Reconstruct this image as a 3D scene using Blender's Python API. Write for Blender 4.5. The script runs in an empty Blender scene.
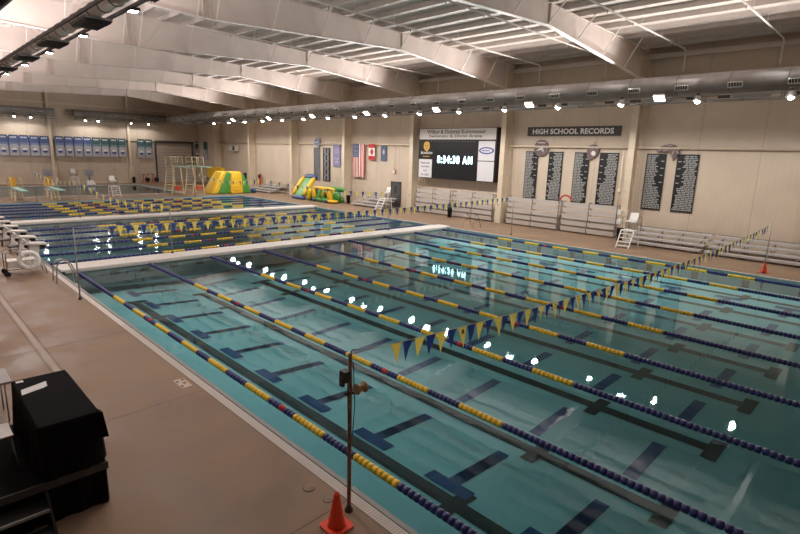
import bpy, math, random
from mathutils import Vector, Matrix
random.seed(7)
SC = bpy.context.scene
COL = SC.collection
PI = math.pi

# ------------------------------------------------------------------ materials
def new_mat(name):
    m = bpy.data.materials.new(name); m.use_nodes = True
    nt = m.node_tree; nt.nodes.clear()
    out = nt.nodes.new('ShaderNodeOutputMaterial')
    return m, nt, out
def mat(name, rgb, rough=.6, metal=0., var=0., scale=3., bump=0., bscale=40., spec=.5, stretch=None, rvar=0.):
    m, nt, out = new_mat(name)
    b = nt.nodes.new('ShaderNodeBsdfPrincipled')
    b.inputs['Base Color'].default_value = (*rgb, 1); b.inputs['Roughness'].default_value = rough
    b.inputs['Metallic'].default_value = metal; b.inputs['Specular IOR Level'].default_value = spec
    nt.links.new(b.outputs[0], out.inputs[0])
    geo = nt.nodes.new('ShaderNodeNewGeometry')
    vec = geo.outputs['Position']
    if stretch:
        mp = nt.nodes.new('ShaderNodeMapping'); mp.inputs['Scale'].default_value = stretch
        nt.links.new(vec, mp.inputs[0]); vec = mp.outputs[0]
    if var > 0 or rvar > 0:
        n = nt.nodes.new('ShaderNodeTexNoise'); n.inputs['Scale'].default_value = scale; n.inputs['Detail'].default_value = 5
        nt.links.new(vec, n.inputs['Vector'])
        if var > 0:
            r = nt.nodes.new('ShaderNodeValToRGB')
            r.color_ramp.elements[0].position = .3; r.color_ramp.elements[1].position = .7
            r.color_ramp.elements[0].color = (*[c*(1-var) for c in rgb], 1)
            r.color_ramp.elements[1].color = (*[min(1, c*(1+var)) for c in rgb], 1)
            nt.links.new(n.outputs['Fac'], r.inputs[0]); nt.links.new(r.outputs[0], b.inputs['Base Color'])
        if rvar > 0:
            mr = nt.nodes.new('ShaderNodeMapRange')
            mr.inputs['From Min'].default_value = .35; mr.inputs['From Max'].default_value = .65
            mr.inputs['To Min'].default_value = max(0, rough-rvar); mr.inputs['To Max'].default_value = min(1, rough+rvar)
            nt.links.new(n.outputs['Fac'], mr.inputs[0]); nt.links.new(mr.outputs[0], b.inputs['Roughness'])
    if bump > 0:
        n2 = nt.nodes.new('ShaderNodeTexNoise'); n2.inputs['Scale'].default_value = bscale
        nt.links.new(vec, n2.inputs['Vector'])
        bp = nt.nodes.new('ShaderNodeBump'); bp.inputs['Strength'].default_value = bump; bp.inputs['Distance'].default_value = .02
        nt.links.new(n2.outputs['Fac'], bp.inputs['Height']); nt.links.new(bp.outputs[0], b.inputs['Normal'])
    return m
def emit(name, rgb, s):
    m, nt, out = new_mat(name)
    e = nt.nodes.new('ShaderNodeEmission'); e.inputs[0].default_value = (*rgb, 1); e.inputs[1].default_value = s
    nt.links.new(e.outputs[0], out.inputs[0]); return m
def sheer(name, rgb):
    m, nt, out = new_mat(name)
    d = nt.nodes.new('ShaderNodeBsdfDiffuse'); t = nt.nodes.new('ShaderNodeBsdfTranslucent'); mx = nt.nodes.new('ShaderNodeMixShader')
    d.inputs[0].default_value = (*rgb, 1); t.inputs[0].default_value = (*rgb, 1); mx.inputs[0].default_value = .58
    nt.links.new(d.outputs[0], mx.inputs[1]); nt.links.new(t.outputs[0], mx.inputs[2]); nt.links.new(mx.outputs[0], out.inputs[0])
    return m
def panel_mat(name, rgb, axis, rib=.30, depth=.14, seam=3.1, var=.06):
    """ribbed metal wall / roof sheet: ribs repeat along world axis"""
    m, nt, out = new_mat(name)
    b = nt.nodes.new('ShaderNodeBsdfPrincipled'); b.inputs['Roughness'].default_value = .55
    nt.links.new(b.outputs[0], out.inputs[0])
    geo = nt.nodes.new('ShaderNodeNewGeometry'); sp = nt.nodes.new('ShaderNodeSeparateXYZ')
    nt.links.new(geo.outputs['Position'], sp.inputs[0])
    def math_(op, a, v=None):
        n = nt.nodes.new('ShaderNodeMath'); n.operation = op
        if hasattr(a, 'links'): nt.links.new(a, n.inputs[0])
        else: n.inputs[0].default_value = a
        if v is not None: n.inputs[1].default_value = v
        return n.outputs[0]
    t = sp.outputs[axis]
    w = math_('SINE', math_('MULTIPLY', t, 2*PI/rib))
    bp = nt.nodes.new('ShaderNodeBump'); bp.inputs['Strength'].default_value = depth; bp.inputs['Distance'].default_value = .02
    nt.links.new(w, bp.inputs['Height']); nt.links.new(bp.outputs[0], b.inputs['Normal'])
    n = nt.nodes.new('ShaderNodeTexNoise'); n.inputs['Scale'].default_value = .7; n.inputs['Detail'].default_value = 4
    nt.links.new(geo.outputs['Position'], n.inputs['Vector'])
    r = nt.nodes.new('ShaderNodeValToRGB'); r.color_ramp.elements[0].position = .3; r.color_ramp.elements[1].position = .7
    r.color_ramp.elements[0].color = (*[c*(1-var) for c in rgb], 1); r.color_ramp.elements[1].color = (*[c*(1+var) for c in rgb], 1)
    nt.links.new(n.outputs['Fac'], r.inputs[0])
    md = math_('MODULO', math_('ADD', t, 100.), seam)
    lt = math_('LESS_THAN', md, .05)
    mx = nt.nodes.new('ShaderNodeMixRGB'); mx.inputs[2].default_value = (*[c*.8 for c in rgb], 1)
    nt.links.new(lt, mx.inputs[0]); nt.links.new(r.outputs[0], mx.inputs[1]); nt.links.new(mx.outputs[0], b.inputs['Base Color'])
    return m
def water_mat(name, tint, bump, scale, stretch):
    m, nt, out = new_mat(name)
    geo = nt.nodes.new('ShaderNodeNewGeometry'); mp = nt.nodes.new('ShaderNodeMapping'); mp.inputs['Scale'].default_value = stretch
    nt.links.new(geo.outputs['Position'], mp.inputs[0])
    n = nt.nodes.new('ShaderNodeTexNoise'); n.inputs['Scale'].default_value = scale; n.inputs['Detail'].default_value = 3
    nt.links.new(mp.outputs[0], n.inputs['Vector'])
    bp = nt.nodes.new('ShaderNodeBump'); bp.inputs['Strength'].default_value = 1; bp.inputs['Distance'].default_value = bump
    nt.links.new(n.outputs['Fac'], bp.inputs['Height'])
    fr = nt.nodes.new('ShaderNodeFresnel'); fr.inputs[0].default_value = 1.33; nt.links.new(bp.outputs[0], fr.inputs['Normal'])
    tr = nt.nodes.new('ShaderNodeBsdfTransparent'); tr.inputs[0].default_value = (*tint, 1)
    gl = nt.nodes.new('ShaderNodeBsdfGlossy'); gl.inputs['Roughness'].default_value = .012; gl.inputs[0].default_value = (.84, .94, .96, 1)
    nt.links.new(bp.outputs[0], gl.inputs['Normal'])
    mx = nt.nodes.new('ShaderNodeMixShader')
    nt.links.new(fr.outputs[0], mx.inputs[0]); nt.links.new(tr.outputs[0], mx.inputs[1]); nt.links.new(gl.outputs[0], mx.inputs[2])
    nt.links.new(mx.outputs[0], out.inputs[0]); return m

BEIGE = (.60, .495, .39)
M = dict(
 wallY=panel_mat('beige_wall_sheet', BEIGE, 1), wallX=panel_mat('beige_end_wall_sheet', (.56, .46, .36), 0),
 roof=panel_mat('white_roof_sheet', (.68, .60, .55), 0, rib=.45, seam=1.5),
 deck=mat('brown_concrete', (.245, .162, .104), .55, var=.20, scale=.9, bump=.12, bscale=25, rvar=.16, spec=.35),
 deckd=mat('dark_concrete', (.20, .128, .082), .6, var=.2, scale=6.), joint=mat('deck_joint', (.12, .08, .055), .7), drain=mat('drain_grate', (.30, .22, .16), .5),
 steel=mat('primed_steel', (.70, .605, .555), .5, var=.08, scale=.6), steelW=mat('white_steel', (.80, .74, .69), .45),
 cream=mat('cream_column_paint', (.66, .55, .42), .5, var=.05), creamD=mat('cream_cover', (.64, .55, .42), .6),
 purlin=mat('galvanised_purlin', (.62, .55, .51), .45, var=.06),
 duct=mat('galvanised_duct', (.33, .31, .30), .55, metal=.3, var=.12, scale=2.), ductseam=mat('duct_seam', (.22, .20, .19), .5),
 rail=mat('strut_rail', (.23, .22, .215), .6), dark=mat('dark_housing', (.045, .042, .045), .5),
 grille=mat('grille_frame', (.6, .57, .54), .5), slot=mat('grille_slot', (.05, .045, .04), .8),
 ductL=mat('pale_duct_wrap', (.80, .74, .70), .5, var=.1),
 lamp=emit('lamp_face', (1., .96, .92), 40.), lampP=emit('lamp_panel_face', (1., .96, .92), 14.),
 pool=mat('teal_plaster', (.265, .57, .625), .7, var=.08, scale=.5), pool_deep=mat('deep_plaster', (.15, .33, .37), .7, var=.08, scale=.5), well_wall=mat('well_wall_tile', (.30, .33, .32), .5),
 poolwall=mat('pool_wall_tile', (.24, .43, .45), .5),
 black_tile=mat('black_tile', (.012, .022, .026), .4), blue_tile=mat('blue_tile', (.025, .08, .24), .4),
 step=mat('pale_tile', (.48, .56, .55), .5),
 water=water_mat('still_water', (.80, .95, .95), .0035, 1.1, (1, 1, 1)),
 waterM=water_mat('rippled_water', (.78, .9, .93), .014, 1.5, (1, .8, 1)),
 gutter=mat('white_gutter_grate', (.58, .52, .47), .5), coping=mat('coping', (.40, .34, .30), .5), lip=mat('steel_lip', (.30, .29, .28), .4, metal=.3),
 white=mat('white_plastic', (.80, .78, .75), .4), offwhite=mat('offwhite_board', (.72, .68, .64), .5),
 bhtop=mat('bulkhead_deck', (.70, .66, .62), .45, var=.05), bhside=mat('bulkhead_side', (.20, .24, .25), .5),
 blue=mat('blue_float', (.025, .03, .16), .35), yellow=mat('yellow_float', (.85, .55, .03), .4), red=mat('red_float', (.5, .01, .012), .4),
 cable=mat('steel_cable', (.25, .25, .28), .4, metal=.6),
 pblue=sheer('blue_pennant', (.13, .21, .48)), pyellow=sheer('yellow_pennant', (.99, .90, .38)), cord=mat('white_cord', (.7, .68, .6), .7),
 black=mat('black_paint', (.006, .006, .007), .7), cloth=mat('black_cloth', (.0055, .0052, .006), .95, bump=.3, bscale=9, spec=.15),
 chrome=mat('stainless', (.62, .58, .54), .22, metal=1.), grey=mat('grey_metal', (.30, .29, .28), .45, metal=.4),
 aluB=mat('bright_aluminium', (.74, .71, .69), .5, metal=.1), alu=mat('mill_aluminium', (.52, .50, .49), .5, metal=.15, var=.05), aluD=mat('bleacher_frame', (.26, .24, .23), .5, metal=.3),
 orange=mat('orange_cone', (.85, .065, .018), .45), rust=mat('weathered_pole', (.22, .13, .09), .5, metal=.4, var=.3, scale=14),
 wood=mat('cable_spool_wood', (.42, .27, .15), .6), paper=mat('white_paper', (.78, .76, .76), .7),
 screen=mat('led_screen', (.010, .010, .013), .35), led=emit('led_digits', (.62, .95, 1.), 5.5),
 panelW=mat('lit_white_sign', (.66, .64, .66), .5), titleW=mat('title_panel', (.70, .66, .62), .5), ink=mat('dark_ink', (.09, .08, .075), .7),
 gold=mat('gold_print', (.62, .36, .06), .6), navy=mat('navy_print', (.03, .05, .26), .5),
 signB=mat('charcoal_sign', (.07, .065, .065), .6), signT=mat('silver_letters', (.86, .84, .83), .45), board=mat('black_board', (.008, .008, .009), .5),
 rows=mat('grey_print', (.33, .33, .32), .6), medal=mat('bronze_emblem', (.17, .12, .115), .45, metal=.3, var=.25, scale=7), silver=mat('silver_relief', (.55, .52, .50), .4, metal=.3),
 fred=mat('flag_red', (.50, .035, .035), .7), fwhite=mat('flag_white', (.74, .70, .66), .7), fblue=mat('flag_blue', (.05, .07, .17), .7),
 fsteel=mat('flag_steel_blue', (.09, .12, .20), .7), violet=mat('violet_banner', (.25, .22, .40), .7),
 ban1=mat('blue_banner', (.065, .10, .24), .7), ban2=mat('green_banner', (.035, .095, .105), .7), ban3=mat('banner_pale', (.40, .40, .44), .7), ban4=mat('banner_mid_blue', (.16, .20, .32), .7), ban5=mat('banner_mid_green', (.13, .19, .21), .7),
 shut=mat('roller_slat', (.50, .43, .37), .5, var=.04), shutD=mat('roller_shadow_gap', (.10, .08, .07), .7), doorD=mat('dark_door', (.075, .08, .085), .5), frame=mat('door_frame', (.06, .05, .05), .6),
 vgreen=mat('green_vinyl', (.07, .27, .045), .4), vyel=mat('yellow_vinyl', (.80, .50, .02), .4), vblue=mat('blue_vinyl', (.03, .06, .17), .4),
 teal_board=mat('diving_board', (.32, .55, .50), .6), standY=mat('cream_stand', (.66, .56, .34), .5), seatO=mat('orange_seat', (.70, .36, .03), .5),
 redb=mat('red_plastic', (.50, .07, .03), .5), tiles=mat('depth_tile', (.52, .40, .32), .5),
)

# ------------------------------------------------------------------ mesh builder
class MB:
    def __init__(s): s.v = []; s.f = []; s.m = []; s.s = []
    def face(s, pts, m=0, sm=False):
        i = len(s.v); s.v += [tuple(p) for p in pts]; s.f.append(tuple(range(i, i+len(pts)))); s.m.append(m); s.s.append(sm); return s
    def hexa(s, p, m=0):
        """8 points: bottom 4 ccw, top 4 ccw"""
        i = len(s.v); s.v += [tuple(q) for q in p]
        for f in ((0,3,2,1),(4,5,6,7),(0,1,5,4),(1,2,6,5),(2,3,7,6),(3,0,4,7)):
            s.f.append(tuple(i+k for k in f)); s.m.append(m); s.s.append(False)
        return s
    def box(s, x0, x1, y0, y1, z0, z1, m=0):
        if x0 > x1: x0, x1 = x1, x0
        if y0 > y1: y0, y1 = y1, y0
        if z0 > z1: z0, z1 = z1, z0
        return s.hexa([(x0,y0,z0),(x1,y0,z0),(x1,y1,z0),(x0,y1,z0),(x0,y0,z1),(x1,y0,z1),(x1,y1,z1),(x0,y1,z1)], m)
    def obox(s, c, size, R=None, m=0):
        a, b, d = [k/2 for k in size]; c = Vector(c); R = R or Matrix.Identity(3)
        return s.hexa([c + R @ Vector(p) for p in ((-a,-b,-d),(a,-b,-d),(a,b,-d),(-a,b,-d),(-a,-b,d),(a,-b,d),(a,b,d),(-a,b,d))], m)
    def bar(s, p0, p1, w, h, m=0, up=(0,0,1)):
        p0 = Vector(p0); p1 = Vector(p1); d = (p1-p0); L = d.length; d.normalize()
        u = Vector(up)
        if abs(d.dot(u)) > .97: u = Vector((1,0,0)) if abs(d.x) < .9 else Vector((0,1,0))
        x = d.cross(u).normalized(); z = x.cross(d).normalized()
        R = Matrix((x, d, z)).transposed()
        return s.obox((p0+p1)/2, (w, L, h), R, m)
    def prism(s, pts, axis, a0, a1, m=0):
        """polygon of 2-D points extruded along axis ('x': pts are (y,z), 'y': (x,z), 'z': (x,y))"""
        def P(p, a):
            return {'x': (a, p[0], p[1]), 'y': (p[0], a, p[1]), 'z': (p[0], p[1], a)}[axis]
        n = len(pts); i = len(s.v); s.v += [P(p, a0) for p in pts] + [P(p, a1) for p in pts]
        s.f.append(tuple(i+k for k in range(n))[::-1]); s.f.append(tuple(i+n+k for k in range(n)))
        s.m += [m, m]; s.s += [False, False]
        for k in range(n):
            l = (k+1) % n; s.f.append((i+k, i+l, i+n+l, i+n+k)); s.m.append(m); s.s.append(False)
        return s
    def tube(s, pts, r, n=8, m=0, caps=True, closed=False):
        pts = [Vector(p) for p in pts]; rr = r if isinstance(r, (list, tuple)) else [r]*len(pts)
        i = len(s.v); N = len(pts); prev = None
        for k, p in enumerate(pts):
            if closed: d = pts[(k+1) % N]-pts[k-1]
            else: d = (pts[min(k+1, N-1)]-pts[max(k-1, 0)])
            d.normalize()
            if prev is None:
                u = Vector((0,0,1)) if abs(d.z) < .9 else Vector((1,0,0))
                x = d.cross(u).normalized()
            else:
                x = (prev - d*prev.dot(d)).normalized()
            prev = x; y = d.cross(x)
            for a in range(n):
                t = 2*PI*a/n; s.v.append(tuple(p + (x*math.cos(t)+y*math.sin(t))*rr[k]))
        for k in range(N if closed else N-1):
            k2 = (k+1) % N
            for a in range(n):
                b = (a+1) % n
                s.f.append((i+k*n+a, i+k*n+b, i+k2*n+b, i+k2*n+a)); s.m.append(m); s.s.append(True)
        if caps and not closed:
            s.f.append(tuple(i+a for a in range(n))[::-1]); s.f.append(tuple(i+(N-1)*n+a for a in range(n))); s.m += [m, m]; s.s += [False, False]
        return s
    def lathe(s, prof, c=(0,0,0), axis='z', n=16, m=0):
        """prof: (radius, height) list along axis from c"""
        i = len(s.v); c = Vector(c)
        for r, h in prof:
            for a in range(n):
                t = 2*PI*a/n; u, w = r*math.cos(t), r*math.sin(t)
                s.v.append(tuple(c + Vector({'z': (u,w,h), 'x': (h,u,w), 'y': (w,h,u)}[axis])))
        for k in range(len(prof)-1):
            for a in range(n):
                b = (a+1) % n; s.f.append((i+k*n+a, i+k*n+b, i+(k+1)*n+b, i+(k+1)*n+a)); s.m.append(m); s.s.append(True)
        if prof[0][0] > 1e-4: s.f.append(tuple(i+a for a in range(n))[::-1]); s.m.append(m); s.s.append(False)
        if prof[-1][0] > 1e-4: s.f.append(tuple(i+(len(prof)-1)*n+a for a in range(n))); s.m.append(m); s.s.append(False)
        return s
    def build(s, name, mats, parent=None, loc=None, smooth=None):
        mats = mats if isinstance(mats, (list, tuple)) else [mats]
        o0 = Vector(loc) if loc is not None else (root_loc(parent) if parent else Vector())
        me = bpy.data.meshes.new(name)
        me.from_pydata([tuple(Vector(p)-o0) for p in s.v], [], s.f)
        for k in mats: me.materials.append(M[k] if isinstance(k, str) else k)
        me.polygons.foreach_set('material_index', s.m)
        me.polygons.foreach_set('use_smooth', [bool(x) for x in s.s])
        me.update()
        o = bpy.data.objects.new(name, me); COL.objects.link(o)
        if parent: o.parent = parent
        else: o.location = o0
        return o
def root_loc(o):
    while o.parent: o = o.parent
    return Vector(o.location)
def tag(o, label, cat, group=None):
    o['label'] = label; o['category'] = cat
    if group: o['group'] = group
    return o
def thing(name, label, cat, loc=(0,0,0), group=None):
    o = bpy.data.objects.new(name, None); COL.objects.link(o); o.location = loc; o.empty_display_size = .2
    return tag(o, label, cat, group)
def struct(o): o['kind'] = 'structure'; return o
def structE(name, loc=(0,0,0)):
    o = bpy.data.objects.new(name, None); COL.objects.link(o); o.location = loc; o['kind'] = 'structure'; return o
KIDS = {}
def copy_tree(o, parent=None):
    c = o.copy(); COL.objects.link(c)
    if parent: c.parent = parent
    for ch in [k for k in bpy.data.objects if k.parent == o]: copy_tree(ch, c)
    return c
def dup(o, loc, label, rz=0., group=None):
    c = copy_tree(o); c.location = loc; c.rotation_euler = (0, 0, rz); c['label'] = label
    if group: c['group'] = group
    return c
ORD = ['first','second','third','fourth','fifth','sixth','seventh','eighth','ninth','tenth','eleventh','twelfth','thirteenth','fourteenth','fifteenth','sixteenth','seventeenth','eighteenth','nineteenth','twentieth']

def text_obj(name, body, mname, parent, origin, right, up, width, height, ext=.004, loc=None, bold=0., space=1.):
    """flat lettering stretched to width x height, lower-left at origin"""
    cu = bpy.data.curves.new('lettering', 'FONT'); cu.body = body; cu.size = 1; cu.extrude = 0; cu.offset = bold; cu.resolution_u = 3
    cu.align_x = 'LEFT'; cu.space_character = space
    t = bpy.data.objects.new('lettering', cu); COL.objects.link(t)
    dg = bpy.context.evaluated_depsgraph_get()
    me = bpy.data.meshes.new_from_object(t.evaluated_get(dg))
    bpy.data.objects.remove(t); bpy.data.curves.remove(cu)
    xs = [v.co.x for v in me.vertices]; ys = [v.co.y for v in me.vertices]
    x0, x1, y0, y1 = min(xs), max(xs), min(ys), max(ys)
    r = Vector(right); u = Vector(up); n = r.cross(u)
    base = Vector(origin) - (root_loc(parent) if parent else Vector(loc or (0,0,0)))
    for v in me.vertices:
        v.co = base + r*((v.co.x-x0)/(x1-x0)*width) + u*((v.co.y-y0)/(y1-y0)*height) + n*ext
    me.name = name; me.materials.clear(); me.materials.append(M[mname])
    o = bpy.data.objects.new(name, me); COL.objects.link(o)
    if parent: o.parent = parent
    return o

# ------------------------------------------------------------------ dimensions (metres; x across the pool, y away along the near lanes)
W = 22.86; DZ = .10               # pool width, deck height above the water
YN, B1a, B1b, B2a, B2b, YF = -22.86, 0., 1.22, 15.7, 16.92, 29.6
XW, XL, YB, YS = 29.4, -17.2, 54.3, -30.
FR = [-19.15+9.45*i for i in range(8)]; FR = [-19.15, -9.7, -.25, 9.2, 18.65, 28.1, 37.55, 47.]
WELL = (-8., 19., 35.2, 49.6)
def roof_z(x): return 12.02 - abs(x-6.1)*.0245

# ------------------------------------------------------------------ room shell
def build_floor():
    b = MB(); z = DZ
    def q(x0, x1, y0, y1): b.face([(x0,y0,z),(x1,y0,z),(x1,y1,z),(x0,y1,z)], 0)
    g = .42
    x0, x1 = -g, W+g
    q(XL, x0, YS, YF+g); q(x1, XW, YS, YF+g); q(x0, x1, YS, YN-g)
    a, c, d, e = WELL
    q(XL, XW, YF+g, d); q(XL, a, d, e); q(c, XW, d, e); q(XL, XW, e, YB)
    # saw joints and the slot drain along the left deck
    for y in (-13.4, -8.7, -4.0, .7, 5.4, 10.1, 14.8, -18.1):
        b.face([(-7,y-.3,z+.003),(-.43,y,z+.003),(-.43,y+.015,z+.003),(-7,y-.285,z+.003)], 1)
        b.face([(W+.43,y,z+.003),(XW,y,z+.003),(XW,y+.015,z+.003),(W+.43,y+.015,z+.003)], 1)
    for x in (-2.50, -2.30):
        b.face([(x,-13.2,z+.003),(x+.015,-13.2,z+.003),(x+.015,26,z+.003),(x,26,z+.003)], 1)
    b.face([(-2.44,-13.2,z+.003),(-2.34,-13.2,z+.003),(-2.34,26,z+.003),(-2.44,26,z+.003)], 2)
    struct(b.build('floor', ['deck', 'joint', 'drain']))
build_floor()

def depth(x):
    P = [(0,-.92),(1.8,-1.0),(4.6,-1.14),(7.3,-1.0),(10,-.92),(12.8,-.82),(15.5,-.72),(18.3,-.62),(22.86,-.55)]
    for (a, za), (c, zc) in zip(P, P[1:]):
        if x <= c: return za+(zc-za)*(x-a)/(c-a)
    return P[-1][1]
def build_basin():
    b = MB(); N = 40
    for sec, (y0, y1, dz) in enumerate(((YN, B1b, 0.), (B1b, B2b, -.35), (B2b, YF, -.35))):
        for i in range(N):
            xa, xb = -.12+(W+.24)*i/N, -.12+(W+.24)*(i+1)/N
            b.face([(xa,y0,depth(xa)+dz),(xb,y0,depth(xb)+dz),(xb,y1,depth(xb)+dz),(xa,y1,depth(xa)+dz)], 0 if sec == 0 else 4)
        def strip(xa, xb, ya, yb, m, k):
            n = max(1, int((xb-xa)/.5)); h = .012+.006*k
            for i in range(n):
                p, q_ = xa+(xb-xa)*i/n, xa+(xb-xa)*(i+1)/n
                b.face([(p,ya,depth(p)+dz+h),(q_,ya,depth(q_)+dz+h),(q_,yb,depth(q_)+dz+h),(p,yb,depth(p)+dz+h)], m)
        if sec == 0:
            for k in range(8):
                x = .457+2.743*(k+.5)
                strip(x-.16, x+.16, YN+2, -2, 2, 0)
                for y in (-20.86, -18.28, -4.57, -2.1): strip(x-.46, x+.46, y-.15, y+.15, 2, 1)
            for j in range(-4, 6):
                y = -11.43+2.134*j-.0
                for k in range(1, 8):
                    x = .457+2.743*k
                    strip(x-.80, x+.80, y-.14, y+.14, 3, 0)
                strip(2.25, 3.75, y-.14, y+.14, 3, 0); strip(2.05, 2.36, y-.5, y+.5, 3, 2)
                strip(20.2, 20.6, y-.5, y+.5, 3, 0)
        else:
            ys = [3.4+2.134*k for k in range(6)] if sec == 1 else [19.2+2.134*k for k in range(5)]
            for y in ys:
                strip(2, W-2, y-.14, y+.14, 2, 0)
    # walls down from the gutter
    zb = -1.6
    for (p, q_) in (((-.12,YN-.12),(-.12,YF+.12)), ((-.12,YF+.12),(W+.12,YF+.12)), ((W+.12,YF+.12),(W+.12,YN-.12)), ((W+.12,YN-.12),(-.12,YN-.12))):
        b.face([(p[0],p[1],.075),(q_[0],q_[1],.075),(q_[0],q_[1],zb),(p[0],p[1],zb)], 1)
    for y in (-11.43+2.134*j for j in range(-4, 6)):       # target crosses on the right wall
        b.box(W+.108, W+.118, y-.14, y+.14, -.9, -.2, 2)
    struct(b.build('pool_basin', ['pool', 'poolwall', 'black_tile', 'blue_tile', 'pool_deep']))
    # gutter grating and coping round the main pool
    b = MB(); g = .42
    def ring(a, c, z, m):
        b.face([(-c,YN-c,z),(W+c,YN-c,z),(W+a,YN-a,z),(-a,YN-a,z)][::1], m)
        b.face([(W+c,YN-c,z),(W+c,YF+c,z),(W+a,YF+a,z),(W+a,YN-a,z)], m)
        b.face([(W+c,YF+c,z),(-c,YF+c,z),(-a,YF+a,z),(W+a,YF+a,z)], m)
        b.face([(-c,YF+c,z),(-c,YN-c,z),(-a,YN-a,z),(-a,YF+a,z)], m)
    ring(.12, .20, .075, 3); ring(.20, .23, .05, 2); ring(.23, .405, .088, 0); ring(.405, g, DZ+.001, 2)
    y = YN
    while y < -8:                        # grating slots where the camera is close
        b.face([(-.39,y,.0895),(-.245,y,.0895),(-.245,y+.012,.0895),(-.39,y+.012,.0895)], 1)
        y += .05
    struct(b.build('pool_gutter', ['gutter', 'coping', 'joint', 'lip']))
    b = MB(); a, c, d, e = WELL
    b.face([(a,d,-2.),(c,d,-2.),(c,e,-2.),(a,e,-2.)], 0)
    for (p, q_) in (((a,d),(a,e)), ((a,e),(c,e)), ((c,e),(c,d)), ((c,d),(a,d))):
        b.face([(p[0],p[1],DZ),(q_[0],q_[1],DZ),(q_[0],q_[1],-2),(p[0],p[1],-2)], 1)
    b.box(a-.25, c+.25, d-.25, d, DZ, DZ+.02, 2); b.box(a-.25, c+.25, e, e+.25, DZ, DZ+.02, 2); b.box(c, c+.25, d, e, DZ, DZ+.02, 2)
    struct(b.build('diving_basin', ['pool_deep', 'well_wall', 'gutter']))
build_basin()
b = MB()
e = .12; b.face([(-e,YN-e,0),(W+e,YN-e,0),(W+e,B1a,0),(-e,B1a,0)], 0)
b.face([(-e,B1b,0),(W+e,B1b,0),(W+e,B2a,0),(-e,B2a,0)], 1); b.face([(-e,B2b,0),(W+e,B2b,0),(W+e,YF+e,0),(-e,YF+e,0)], 1)
o = b.build('pool_water', ['water', 'waterM']); tag(o, 'clear teal water filling the long lap pool between the decks', 'water'); o['kind'] = 'stuff'
b = MB(); a, c, d, e = WELL
b.face([(a,d,0),(c,d,0),(c,e,0),(a,e,0)])
o = b.build('diving_water', ['waterM']); tag(o, 'grey green water of the diving pool at the far end of the hall', 'water'); o['kind'] = 'stuff'

def wall(name, pts, m): struct(MB().face(pts).build(name, m))
wall('wall_right', [(XW,YS,0),(XW,YB,0),(XW,YB,12.2),(XW,YS,12.2)], 'wallY')
wall('wall_back', [(XL,YB,0),(XL,YB,12.2),(XW,YB,12.2),(XW,YB,0)], 'wallX')
wall('wall_left', [(XL,YS,0),(XL,YS,12.2),(XL,YB,12.2),(XL,YB,0)], 'wallY')
wall('wall_front', [(XL,YS,0),(XW,YS,0),(XW,YS,12.2),(XL,YS,12.2)], 'wallX')
b = MB()
for x0, x1 in ((XL, 6.1), (6.1, XW)):
    b.face([(x0,YS,roof_z(x0)+.24),(x1,YS,roof_z(x1)+.24),(x1,YB,roof_z(x1)+.24),(x0,YB,roof_z(x0)+.24)][::-1])
struct(b.build('ceiling', 'roof'))
# wall base trim and eave struts
struct(MB().box(XW-.06, XW, YS, YB, DZ, .22).build('baseboard_right', 'creamD'))
struct(MB().box(XL, XW, YB-.06, YB, DZ, .22).build('baseboard_back', 'creamD'))
struct(MB().box(XW-.32, XW-.1, YS, YB, 10.95, 11.2).build('trim_1', 'steel'))
struct(MB().box(XW-.18, XW-.02, YS, YB, 9.72, 9.9).build('trim_2', 'cream'))
struct(MB().box(XL, XW, YB-.2, YB-.02, 9.75, 9.95).build('trim_3', 'cream'))

# roof purlins, running along the hall on top of the frames
def purlin():
    b = MB(); L = YB-YS
    b.box(-.012, .012, 0, L, 0, .24); b.box(-.012, .075, 0, L, .0, .012); b.box(-.075, .012, 0, L, .228, .24)
    return b.build('roof_purlin', 'purlin', loc=(0,0,0))
pu = None; x = 28.6
while x > -12:
    if pu is None: pu = purlin(); o = pu
    else: o = pu.copy(); COL.objects.link(o)
    o.location = (x, YS, roof_z(x)); struct(o); x -= 1.38

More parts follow.
